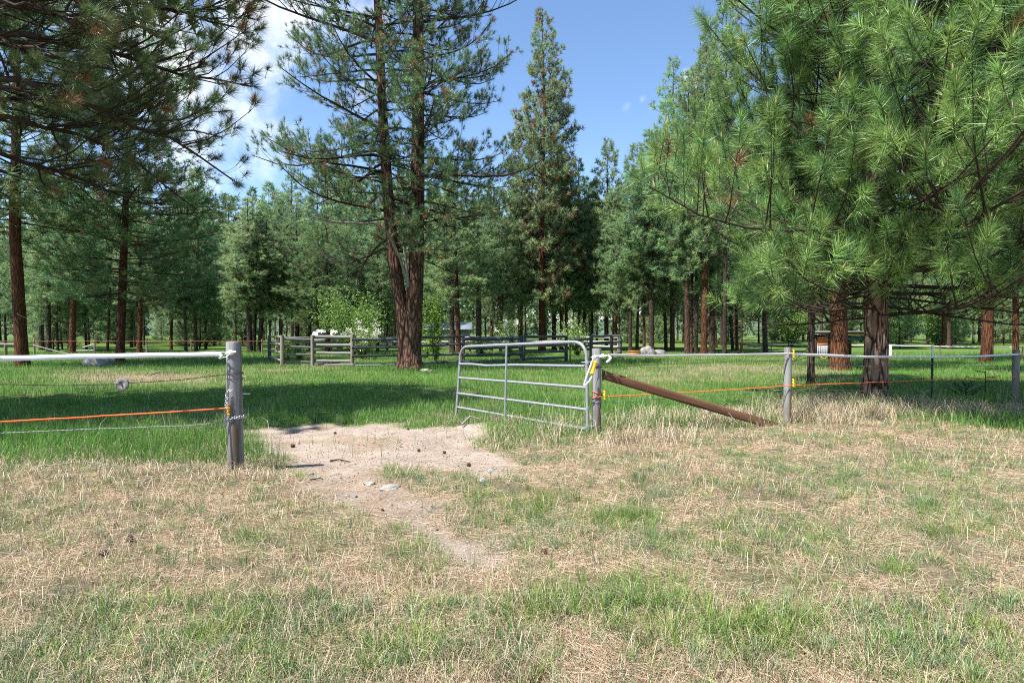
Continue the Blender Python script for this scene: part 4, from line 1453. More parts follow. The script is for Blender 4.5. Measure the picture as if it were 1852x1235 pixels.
# -- the green meadow inside the fence
def meadow():
    items = []
    X, Y = wedge(310000, 6.2, 46, 1.35, 1.0)
    fs = fence_side(X, Y)
    dm = np.clip(dry_meadow(X, Y) + (fbm(X * 0.8, Y * 0.8, 3) - 0.56) * 2.0, 0, 0.9)
    pm = path_m(X, Y)
    k = (fs > rng.normal(0, 0.25, len(X))) & (rng.random(len(X)) < (1 - 0.35 * dm) * (1 - 0.97 * pm))
    X, Y, dm = X[k], Y[k], dm[k]
    n = len(X)
    tall = np.clip(fbm(X * 0.45 + 11, Y * 0.45, 3) + 0.9 * (fbm(X * 2.1, Y * 2.1 + 5, 2) - 0.5), 0.05, 1.3)
    c0 = pick([(0.085, 0.215, 0.03), (0.11, 0.24, 0.035), (0.13, 0.26, 0.042), (0.09, 0.21, 0.055)], n) * (0.75 + 0.5 * rng.random((n, 1)))
    c0 = c0 * (0.70 + 0.3 * fbm(X * .3, Y * .3 + 4, 2) + 0.4 * fbm(X * 1.7 + 8, Y * 1.7, 2))[:, None]
    dry = rng.random(n) < 0.05 + 0.75 * dm
    c0[dry] = pick(PALE + STRAW[:2], dry.sum()) * 0.8
    h = (0.07 + 0.16 * rng.random(n)) * (0.6 + 0.9 * tall) * (1 - 0.35 * dm)
    items.append(blades(X, Y, h, 0.0035 + 0.00042 * Y + 0.002 * rng.random(n), np.clip(0.3 + 0.25 * rng.normal(size=n), 0, .9), rng.random(n) * 6.28, c0 * 0.8, c0 * 1.25, 1))
    # longer grass left along the fence, and round the tree feet
    for px, py, rx, ry, m, hh in ((110, 800, 1.6, .6, 4200, .22), (260, 775, 1.2, .6, 1800, .17), (560, 760, 1.5, .6, 2500, .13), (800, 742, 1.3, .9, 2000, .16), (1200, 740, 1.6, .8, 2600, .20),
                                  (1800, 770, 1.2, .8, 2600, .22), (980, 730, 1.3, 1.2, 2200, .22), (735, 668, 2.2, 1.3, 2200, .26), (40, 662, 2, 1.3, 1500, .25), (220, 657, 2, 1.2, 1500, .25), (1240, 655, 5, 1.5, 2000, .25)):
        cx, cy = ground_px(px, py)
        X, Y = cx + rng.normal(0, 0.7, m) * rx, cy + rng.normal(0, 0.7, m) * ry
        k = path_m(X, Y) < 0.25
        X, Y = X[k], Y[k]
        m = len(X)
        c0 = pick([(0.10, 0.22, 0.035), (0.125, 0.25, 0.04), (0.09, 0.20, 0.06)], m) * (0.7 + 0.5 * rng.random((m, 1)))
        items.append(blades(X, Y, hh * (0.4 + 0.8 * rng.random(m)), 0.0045 + 0.0003 * Y, np.clip(0.3 + 0.25 * rng.normal(size=m), 0, .95), rng.random(m) * 6.28, c0 * .85, c0 * 1.25, 2))
    V, T, C = join(items)
    put('meadow_grass', build_mesh('meadow_grass', V, T, None, C), M_GRASS, kind='stuff', label='green pasture grass inside the fence', cat='grass')


meadow()


# ------------------------------------------------------------------ fences, gate
def at(px, py, d):
    return P(px, py, d)


def ground_pt(px, d):
    x = (px - 926) / FPX * d
    return np.array([x, d, Hz(x, d)])


def round_post(name, px, d, top_py, dia, mat, label, cat='fence post', lean=0.0, seed=0, group=None):
    b = ground_pt(px, d)
    zt = CAM_H + (HOR - top_py) / FPX * d
    h = zt - b[2]
    t = thing(name, b, label, cat, group)
    zs = np.concatenate([[-0.25], np.linspace(0, h - 0.015, 12), [h]])
    sides = 20
    ph = np.arange(sides) * 2 * PI / sides
    R = dia / 2 * (1 + 0.02 * np.sin(zs * 3 + seed))
    R[-1] *= 0.93
    PH, ZZ = np.meshgrid(ph, zs)
    k = 1 + 0.035 * (vn(np.cos(PH) * 3 + seed, np.sin(PH) * 3 + ZZ * 0.6) - 0.5) * 2
    V = np.stack([R[:, None] * k * np.cos(PH) + lean * ZZ, R[:, None] * k * np.sin(PH), ZZ], -1).reshape(-1, 3)
    mb = MB().add(V, None, tube_quads(len(zs), sides))
    top = V[-sides:]
    mb.add(np.vstack([top, top.mean(0) + [0, 0, 0.003]]), [[i, (i + 1) % sides, sides] for i in range(sides)])
    put('shaft', mb.mesh('shaft', False), mat, t)
    return t, b, h


GP = ground_pt(425, 6.1)
gate_post, gpb, gph = round_post('gate_post', 425, 6.1, 618, 0.155, M_POST, 'thick grey weathered post left of the gateway, hung with a chain', 'gate post', -0.012, 1)
hinge_post, hpb, hph = round_post('gate_post', 1080, 8.25, 630, 0.135, M_POST, 'grey round post carrying the metal gate and the yellow gate handle', 'gate post', -0.004, 4)
mid_post, mpb, mph = round_post('fence_post', 1425, 9.24, 628, 0.115, M_POST2, 'grey-green round fence post between the brown brace and the big pine', 'fence post', 0.0, 7)
end_post, epb, eph = round_post('fence_post', 1838, 12.6, 632, 0.135, M_POST2, 'shaded round fence post at the right edge of the view', 'fence post', 0.003, 9)


def insulator(mb_parent, c, kind, mat, scale=1.0):
    """small plastic insulators: lozenge with a screw eye, or a pronged clip"""
    c = np.array(c, float)
    if kind == 'lozenge':
        m = MB().ball(c, (0.032 * scale, 0.016, 0.024 * scale), 12, 8)
        m.tube([c + [-0.06, 0, -0.014], c + [0, -0.004, 0], c + [0.06, 0, 0.008]], [0.007, 0.016, 0.008], 8)
        m.tube([c + [0, -0.012, 0], c + [0, -0.022, 0]], [0.014, 0.011], 10)
    else:
        m = MB().tube([c + [-0.004, 0, 0.055], c + [0.010, -0.012, 0.035], c + [-0.004, -0.012, 0.012], c + [0.012, -0.016, -0.012], c + [0.0, -0.01, -0.035], c + [0.012, 0, -0.055]],
                      [0.014, 0.011, 0.016, 0.015, 0.011, 0.014], 8)
        m.ball(c + [0.004, -0.006, 0.052], 0.017, 8, 6)
        m.ball(c + [0.010, -0.006, -0.052], 0.017, 8, 6)
    return put('insulator', m.mesh('insulator', True, mb_parent.location), mat, mb_parent)


def wire_wrap(parent, z, r, mat, turns=2, pitch=0.014, rad=0.003, tilt=0.0, name='wire_wrap'):
    t = np.linspace(0, 2 * PI * turns, 26 * turns)
    pts = np.stack([r * np.cos(t), r * np.sin(t), z + pitch * t / (2 * PI) + tilt * np.cos(t)], -1)
    return put(name, MB().tube(pts, rad, 5).mesh(name, True), mat, parent)


# left gate post fittings
gl = np.array(gpb)
c_ins = at(424, 637, 6.1) + np.array([0, -0.088, 0])
insulator(gate_post, c_ins, 'lozenge', M_WHITE, 1.15)
insulator(gate_post, at(419, 738, 6.1) + np.array([0, -0.088, 0]), 'clip', M_YELLOW, 1.0)
zz = lambda py, d: CAM_H + (HOR - py) / FPX * d
wire_wrap(gate_post, zz(677, 6.1) - gl[2], 0.083, M_WIRE_RUST, 2, 0.012, 0.003, 0.003)
wire_wrap(gate_post, zz(685, 6.1) - gl[2], 0.084, M_WIRE_RUST, 1, 0.008, 0.0035, 0.004)
put('latch_bolt', MB().tube(np.array([at(434, 712, 6.12), at(452, 712, 6.14)]) - gl, [0.008, 0.006], 8).mesh('latch_bolt'), M_CHAIN, gate_post)


def chain_along(pts, link=0.034, rad=0.0035):
    """interlocked oval links along a path"""
    pts = np.asarray(pts, float)
    seg = np.linalg.norm(np.diff(pts, axis=0), axis=1)
    cum = np.concatenate([[0], np.cumsum(seg)])
    mb = MB()
    n = int(cum[-1] / (link * 0.72))
    for i in range(n):
        s = (i + 0.5) * cum[-1] / n
        c = np.array([np.interp(s, cum, pts[:, k]) for k in range(3)])
        e = np.array([np.interp(min(s + .005, cum[-1]), cum, pts[:, k]) for k in range(3)])
        b = np.array([np.interp(max(s - .005, 0), cum, pts[:, k]) for k in range(3)])
        T = unit(e - b)
        a, q = frames(T[None])
        a, q = a[0], q[0]
        if i % 2:
            a = q
        t = np.linspace(0, 2 * PI, 11)
        ring = c + np.outer(np.cos(t) * link / 2, T) + np.outer(np.sin(t) * link * 0.30, a)
        mb.tube(ring, rad, 5, False)
    return mb


mb = chain_along([at(421, 704, 6.0), at(412, 707, 5.99), at(408, 714, 5.99), at(407, 740, 5.99), at(406, 760, 6.0), at(405, 771, 6.0)])
V_ = chain_along([at(411, 712, 6.0), at(410, 735, 5.99), at(408, 755, 6.0), at(403, 770, 6.0)])
mb.add(np.vstack(V_.V), None, np.vstack(V_.Q))
t_ = np.linspace(0, 4 * PI, 40)
cw = at(427, 755, 6.1)
V_ = chain_along(np.stack([cw[0] + 0.09 * np.cos(t_), cw[1] + 0.09 * np.sin(t_), cw[2] + 0.012 * t_ / 6.28 - 0.01 + 0.008 * np.cos(t_)], -1))
mb.add(np.vstack(V_.V), None, np.vstack(V_.Q))
put('gate_chain', mb.mesh('gate_chain', True), M_CHAIN, label='galvanised chain hanging from the left gate post and wrapped round it', cat='chain')


def ribbon(name, pts, width, tilt, mat, label, cat, thick=0.0012, twist=None, sub=14, ripple=0.0):
    """a flat woven tape along a sagging line"""
    pts = np.asarray(pts, float)
    t_in = np.linspace(0, 1, len(pts))
    t = np.linspace(0, 1, sub * (len(pts) - 1) + 1)
    A = np.stack([np.interp(t, t_in, pts[:, k]) for k in range(3)], -1)
    A[:, 2] += ripple * (vn(t * 23, t * 0) - 0.5)
    T = unit(np.gradient(A, axis=0))
    a, b = frames(T)
    tl = tilt if twist is None else np.interp(t, np.linspace(0, 1, len(twist)), twist)
    tl = tl * np.ones(len(t)) + 0.25 * (vn(t * 9, t * 0 + 3) - 0.5)
    upv = b * np.cos(tl)[:, None] + a * np.sin(tl)[:, None]
    upv = np.where(upv[:, 2:3] < 0, -upv, upv)
    nn = np.cross(T, upv)
    wv = width * np.ones(len(t)) if np.isscalar(width) else np.interp(t, np.linspace(0, 1, len(width)), width)
    u = upv * (wv / 2)[:, None]
    h = nn * thick
    V = np.stack([A - u - h, A + u - h, A + u + h, A - u + h], 1).reshape(-1, 3)
    Q = tube_quads(len(t), 4)
    mb = MB().add(V, None, Q)
    return put(name, mb.mesh(name), mat, label=label, cat=cat)


# electric tape, left
ribbon('fence_tape', [at(-330, 668, 3.5), at(0, 648, 4.75), at(200, 643.5, 5.35), at(398, 640, 6.0)], 0.047, 0.35, M_TAPE,
       'broad white electric tape stretched left of the gateway', 'electric tape', ripple=0.004)
kn = MB()
kn.tube([at(396, 638, 6.0), at(401, 642, 5.98), at(398, 648, 5.97), at(390, 646, 5.98)], [0.012, 0.014, 0.012, 0.006], 6)
kn.tube([at(400, 647, 5.98), at(410, 645, 5.98), at(418, 638, 6.0)], [0.006, 0.005, 0.005], 6)
kn.tube([at(397, 636.5, 6.0), at(410, 637, 6.0), at(419, 638, 6.0)], 0.003, 5)
put('tape_knot', kn.mesh('tape_knot', True), M_TAPE, label='knotted white tape end tied to the insulator on the left gate post', cat='knot')
# electric tape, right
ribbon('fence_tape', [at(1103, 642, 8.2), at(1180, 643.3, 8.4), at(1300, 642.2, 8.8), at(1424, 639.8, 9.16)], 0.050, -0.75, M_TAPE,
       'white electric tape from the gate hinge post to the middle fence post', 'electric tape', ripple=0.003)
ribbon('fence_tape', [at(1426, 639.8, 9.16), at(1560, 645, 10.3), at(1687, 645.5, 11.7), at(1760, 644.5, 12.1), at(1838, 641, 12.5), at(1990, 638, 13.6)], 0.046, -0.3, M_TAPE,
       'white electric tape running from the middle post past the big pine to the right edge', 'electric tape', ripple=0.003)
kn = MB()
kn.tube([at(1084, 645, 8.17), at(1090, 642, 8.16), at(1096, 644, 8.16)], [0.015, 0.022, 0.012], 8)
kn.tube([at(1100, 641, 8.17), at(1105, 647, 8.16), at(1101, 652, 8.15), at(1096, 655, 8.15)], [0.012, 0.022, 0.024, 0.018], 4)
put('tape_knot', kn.mesh('tape_knot', True), M_TAPE, label='white tape tied off with a loose flap on the right-hand gate post', cat='knot')
insulator(hinge_post, at(1090, 643.5, 8.2) + np.array([0, -0.07, 0]), 'lozenge', M_WHITE, 0.8)
insulator(hinge_post, at(1075, 644, 8.2) + np.array([0, -0.075, 0]), 'lozenge', M_WHITE, 0.7)
insulator(hinge_post, at(1091, 714, 8.2) + np.array([0.01, -0.03, 0]), 'clip', M_YELLOW, 0.9)
insulator(mid_post, at(1432, 639, 9.2) + np.array([0.0, -0.045, 0]), 'clip', M_YELLOW, 1.0)
insulator(mid_post, at(1432, 692, 9.2) + np.array([0.0, -0.045, 0]), 'clip', M_YELLOW, 1.0)
insulator(end_post, at(1845, 641, 12.55) + np.array([0.0, -0.045, 0]), 'clip', M_YELLOW, 1.0)
wire_wrap(hinge_post, zz(728, 8.25) - hpb[2], 0.073, M_WIRE_BRIGHT, 2, 0.012, 0.004)
wire_wrap(hinge_post, zz(664, 8.25) - hpb[2], 0.073, M_WIRE_RUST, 1, 0.01, 0.004)
wire_wrap(hinge_post, zz(717, 8.25) - hpb[2], 0.075, M_ORANGE, 1, 0.0, 0.0075, 0.02, 'rope_wrap')
wire_wrap(hinge_post, zz(709, 8.25) - hpb[2], 0.074, M_ORANGE, 1, -0.012, 0.0065, -0.02, 'rope_wrap')

# loop of tape with the yellow gate handle
lp = [at(1074, 646, 8.12), at(1071, 655, 8.1), at(1064, 674, 8.1), at(1058.5, 690, 8.1), at(1056.5, 697, 8.1), at(1059, 696, 8.09), at(1066, 689, 8.08), at(1071, 680, 8.08)]
ribbon('gate_tape', lp, [0.03, 0.035, 0.035, 0.03, 0.024, 0.022, 0.022, 0.018], 0.2, M_TAPE, 'doubled white tape loop hanging from the right-hand gate post', 'electric tape', twist=[0.1, 0.3, 0.5, 0.3, 0, 0, 0.2, 0.2], sub=8)
h0, h1 = at(1070.5, 676.5, 8.07), at(1078, 653, 8.07)
hv = h1 - h0
hd = thing('spring_hook', h0, 'yellow plastic gate handle hooked on the white tape loop', 'hook')
hp = [h0 + hv * s - h0 for s in (0, .03, .05, .12, .16, .2, .8, .84, .9, .96, 1.0)]
put('grip', MB().tube(hp, [0.015, 0.028, 0.030, 0.030, 0.024, 0.022, 0.022, 0.024, 0.031, 0.031, 0.018], 14).mesh('grip', True), M_YELLOW, hd)
put('hook', MB().tube([hv, hv * 1.08, hv * 1.12 + [0.012, 0, 0.005], hv * 1.06 + [0.02, 0, 0]], 0.004, 6).mesh('hook', True), M_CHAIN, hd)


def line(name, pts, rad, mat, label, cat, sag=0.0, sub=10, twist=False):
    pts = np.asarray(pts, float)
    t_in = np.linspace(0, 1, len(pts))
    t = np.linspace(0, 1, sub * (len(pts) - 1) + 1)
    A = np.stack([np.interp(t, t_in, pts[:, k]) for k in range(3)], -1)
    A[:, 2] += 0.004 * (vn(t * 17, t * 0 + 6) - 0.5)
    mb = MB()
    if twist:
        n = 36 * (len(pts) - 1)
        t2 = np.linspace(0, 1, n * 4)
        B = np.stack([np.interp(t2, t, A[:, k]) for k in range(3)], -1)
        for ph in (0, PI):
            o = np.stack([0 * t2, np.cos(t2 * n * 2 + ph) * rad, np.sin(t2 * n * 2 + ph) * rad], -1)
            mb.tube(B + o, rad * 0.85, 4)
        if twist == 'barb':
            for s in np.arange(0.02, 1, 0.032):
                c = np.array([np.interp(s, t, A[:, k]) for k in range(3)])
                mb.tube([c + [-0.004, -0.008, -0.014], c, c + [0.004, 0.008, 0.014]], 0.0016, 4)
                mb.tube([c + [-0.008, 0.006, 0.012], c, c + [0.008, -0.006, -0.012]], 0.0016, 4)
    else:
        mb.tube(A, rad, 6)
    return put(name, mb.mesh(name, True), mat, label=label, cat=cat)


line('rope', [at(-340, 803, 3.9), at(0, 763, 5.15), at(200, 751.5, 5.6), at(415, 738, 6.0)], 0.0085, M_ORANGE, 'orange electric rope left of the gateway, below the white tape', 'electric rope', sub=20)
line('rope', [at(1092, 717, 8.18), at(1220, 710.5, 8.6), at(1330, 704, 9.0), at(1431, 697, 9.16)], 0.0065, M_ORANGE, 'orange electric rope crossing the brown brace', 'electric rope', sub=20)
line('rope', [at(1431, 697, 9.16), at(1560, 692, 10.3), at(1687, 687, 11.6), at(1838, 682, 12.5), at(1990, 679, 13.7)], 0.0065, M_ORANGE, 'orange electric rope passing in front of the big pine\'s trunk', 'electric rope', sub=20)
line('wire', [at(-340, 700, 3.9), at(0, 694.5, 5.0), at(110, 697, 5.3), at(220, 694, 5.55), at(330, 686, 5.8), at(413, 676.5, 6.02)], 0.0026, M_WIRE_RUST, 'dark barbed wire carrying the grey disc on the left', 'wire', twist='barb')
line('wire', [at(-340, 815, 4.0), at(0, 783, 5.3), at(200, 774.5, 5.65), at(330, 770, 5.9), at(420, 762, 6.02)], 0.0025, M_WIRE_BRIGHT, 'bright twisted wire lowest on the left fence', 'wire', twist=True)
line('wire', [at(1088, 664, 8.2), at(1200, 658.5, 8.6), at(1320, 654, 8.95), at(1424, 651.5, 9.2)], 0.0024, M_WIRE_RUST, 'dark barbed wire just under the right-hand tape', 'wire', twist='barb')
line('wire', [at(1088, 727, 8.2), at(1200, 721, 8.6), at(1320, 712, 8.95), at(1424, 704, 9.2)], 0.0024, M_WIRE_BRIGHT, 'thin bright wire crossing the brown brace under the orange rope', 'wire', twist=True)
line('wire', [at(1426, 704, 9.2), at(1560, 706, 10.4), at(1687, 705, 11.7), at(1838, 691, 12.6), at(1990, 687, 13.7)], 0.0028, M_WIRE, 'thin wire below the orange rope right of the middle post', 'wire', twist='barb')
line('wire', [at(1426, 652, 9.2), at(1560, 662, 10.4), at(1687, 663, 11.7), at(1838, 661, 12.6), at(1990, 660, 13.7)], 0.0026, M_WIRE, 'faint dark wire between tape and orange rope right of the middle post', 'wire', twist='barb')

# grey disc threaded on the wire
dc = at(220.5, 695, 5.54)
dt = thing('wire_disc', dc, 'round grey weathered disc with a hole threaded on the left barbed wire', 'disc')
n_ = 28
mb = MB()
prof = [(0.009, -0.011), (0.060, -0.012), (0.0635, -0.009), (0.0635, 0.009), (0.060, 0.012), (0.009, 0.011)]
th_ = np.arange(n_) * 2 * PI / n_
V_ = np.array([[r_ * math.cos(t), y_, r_ * math.sin(t)] for r_, y_ in prof for t in th_])
Q_ = [[i * n_ + j, i * n_ + (j + 1) % n_, ((i + 1) % 6) * n_ + (j + 1) % n_, ((i + 1) % 6) * n_ + j] for i in range(6) for j in range(n_)]
mb.add(V_, None, Q_)
put('disc', mb.mesh('disc'), plain_mat('weathered_grey_disc', (0.17, 0.165, 0.16), .85, 0, .5, 45), dt)
put('hub', MB().tube([(0, -0.022, 0), (0, 0.022, 0)], [0.0085, 0.0085], 10).mesh('hub'), M_WIRE_RUST, dt)


# green steel stake
def t_post():
    b = ground_pt(1687, 11.75)
    zt = zz(625, 11.75)
    t = thing('steel_stake', b, 'dark green steel fence stake with a white painted tip right of the big pine', 'fence stake')
    h = zt - b[2]

    def prof(z0, z1, mat, name):
        mb = MB()
        mb.box((0, 0, (z0 + z1) / 2), (0.040, 0.006, z1 - z0))
        mb.box((0, 0.020, (z0 + z1) / 2), (0.006, 0.033, z1 - z0))
        put(name, mb.mesh(name), mat, t)
    prof(-0.3, h - 0.24, M_TPOST, 'shaft')
    prof(h - 0.2398, h, M_WHITE, 'tip')
    mb = MB()
    for z in np.arange(0.1, h - 0.25, 0.055):
        mb.box((0, -0.007, z), (0.014, 0.008, 0.018))
    put('studs', mb.mesh('studs'), M_TPOST, t, kind='stuff')
    put('clip', MB().box((0, -0.012, h - 0.22), (0.03, 0.03, 0.05)).mesh('clip'), M_WHITE, t)


t_post()


# tubular gate
def metal_gate():
    dh, df = 8.2, 10.45
    base = ground_pt(1063, dh)
    t = thing('metal_gate', base, 'open grey tubular steel gate with five bars swung into the pasture', 'gate')
    hx = lambda py: at(1061.5 + (py - 640) * 0.012, py, dh)
    fx = lambda py: at(832 - (py - 627) * 0.055, py, df)

    def arc(p0, c, p1, n=7):
        p0, c, p1 = map(np.array, (p0, c, p1))
        return [(1 - s) ** 2 * p0 + 2 * s * (1 - s) * c + s * s * p1 for s in np.linspace(0, 1, n)]
    ch, cf = hx(617), fx(627)
    al = unit(cf - ch)
    fr = [hx(791)] + arc(ch + [0, 0, -0.28], ch, ch + al * 0.28) + arc(cf - al * 0.24, cf, cf + [0, 0, -0.24]) + [fx(752)]
    r = 0.024
    fr2 = []
    for i in range(len(fr) - 1):
        m = 10 if np.linalg.norm(fr[i + 1] - fr[i]) > 0.4 else 1
        for s in range(m):
            fr2.append(fr[i] + (fr[i + 1] - fr[i]) * s / m)
    fr2.append(fr[-1])
    put('frame', MB().tube(np.array(fr2) - base, r, 12).mesh('frame', True), M_GALV, t)
    for (ya, yb) in ((662, 658), (701, 683), (741, 711), (777, 736)):
        a, b = hx(ya), fx(yb)
        pts = np.array([a + (b - a) * s for s in np.linspace(0, 1, 9)])
        if ya == 662:
            pts[6, 2] -= 0.02
            pts[5, 2] -= 0.012
        dirn = unit(b - a)
        pts[0] += dirn * r * 0.6
        pts[-1] -= dirn * r * 0.6
        put('bar', MB().tube(pts - base, 0.021, 12).mesh('bar', True), M_GALV, t)
    s = 0.565
    top, bot = ch + (cf - ch) * s, hx(785) + (fx(742) - hx(785)) * s
    nrm = unit(np.cross(al, [0, 0, 1.0])) * 0.024
    if nrm[1] > 0:
        nrm = -nrm
    put('stay', MB().tube(np.array([top + nrm + [0, 0, 0.0], (top + bot) / 2 + nrm, bot + nrm + [0, 0, -0.02]]) - base, 0.018, 10).mesh('stay', True), M_GALV, t)
    for py in (655, 772):
        c = hx(py)
        mb = MB().tube([c + [0, 0, -0.025] - base, c + [0, 0, 0.025] - base], 0.031, 12)
        mb.tube([c - base + [0.0, -0.005, 0], c - base + [0.07, 0.0, 0.01], c - base + [0.12, 0.02, 0.015]], 0.010, 8)
        mb.tube([c - base + [-0.085, -0.01, 0], c - base + [-0.02, -0.01, 0]], [0.006, 0.010], 8)
        put('hinge', mb.mesh('hinge', True), M_CHAIN, t)


metal_gate()
# bit of pipe lying under the gate
line('pipe_piece', [at(910, 778, 8.75), at(922, 781, 8.7), at(932, 784, 8.6)], 0.016, M_GALV, 'short grey pipe lying in the dry grass under the gate', 'pipe')


def brace():
    p0, p1 = at(1092, 678, 8.28), at(1410, 773, 9.06)
    t = thing('brace', p1, 'brown stained plank brace slanting from the hinge post down to the ground', 'brace')
    T = unit(p1 - p0)
    L = np.linalg.norm(p1 - p0)
    a = unit(np.cross(T, [0, 0, 1.0]))
    u = np.cross(a, T)
    if u[2] < 0:
        u = -u
    # half-round section
    sec = [(-0.064, 0.024), (-0.066, -0.018), (-0.060, -0.026), (-0.03, -0.028), (0.03, -0.027), (0.060, -0.025), (0.066, -0.018), (0.064, 0.024)]
    sec = np.array(sec)
    face = a if a[1] > 0 else -a
    ks = np.linspace(0, 1, 9)
    V = np.array([p0 + T * L * s + u * q[0] * (1 + 0.03 * math.sin(7 * s)) + face * q[1] - p1 for s in ks for q in sec])
    n = len(sec)
    mb = MB().add(V, None, tube_quads(len(ks), n))
    for e in (0, len(ks) - 1):
        ring = V[e * n:(e + 1) * n]
        mb.add(np.vstack([ring, ring.mean(0)]), [[i, (i + 1) % n, n] for i in range(n)])
    R = np.stack([T, u, face], 1)
    o = put('timber', mb.mesh('timber', False), None, t)
    # turn the mesh so that its grain runs along local x
    M4 = Matrix(R.tolist()).to_4x4()
    o.data.transform(M4.inverted())
    o.matrix_local = M4
    o.data.materials.append(M_BRACE)
    put('bracket', MB().box((p0 + T * 0.0 + np.array([-0.012, 0, 0.0]) - p1), (0.012, 0.06, 0.17), np.eye(3)).mesh('bracket'), M_WIRE_RUST, t)


brace()


# ------------------------------------------------------------------ corral
def rail_mesh(a, b, rad, flat=0.8, seed=0):
    """a slightly bowed, uneven pole; the mesh runs along local x"""
    a, b = np.asarray(a, float), np.asarray(b, float)
    L = np.linalg.norm(b - a)
    x = np.linspace(0, L, 8)
    r = np.random.default_rng(seed)
    pts = np.stack([x, np.zeros(8), -0.012 * np.sin(PI * x / L) + r.normal(0, 0.006, 8)], -1)
    rr = rad * (1 + r.normal(0, 0.05, 8))
    m = MB().tube(pts, rr, 8)
    for v in m.V:
        v[:, 1] *= flat * 0.6
    me = m.mesh('rail', False)
    T = unit(b - a)
    s = unit(np.cross([0, 0, 1.0], T))
    u = np.cross(T, s)
    return me, Matrix(np.stack([T, s, u], 1).tolist()).to_4x4()


def rails(t, base, A, B, levels, rad, mat, seed, off=0.0):
    A, B = np.array(A, float), np.array(B, float)
    for k, (za, zb) in enumerate(levels):
        a = np.array([A[0], A[1], A[2] + za])
        b = np.array([B[0], B[1], B[2] + zb])
        me, M4 = rail_mesh(a, b, rad, seed=seed * 17 + k)
        o = put('rail', me, mat, t)
        M4.translation = Vector((a - base).tolist()) + Vector((0, off, 0))
        o.matrix_local = M4


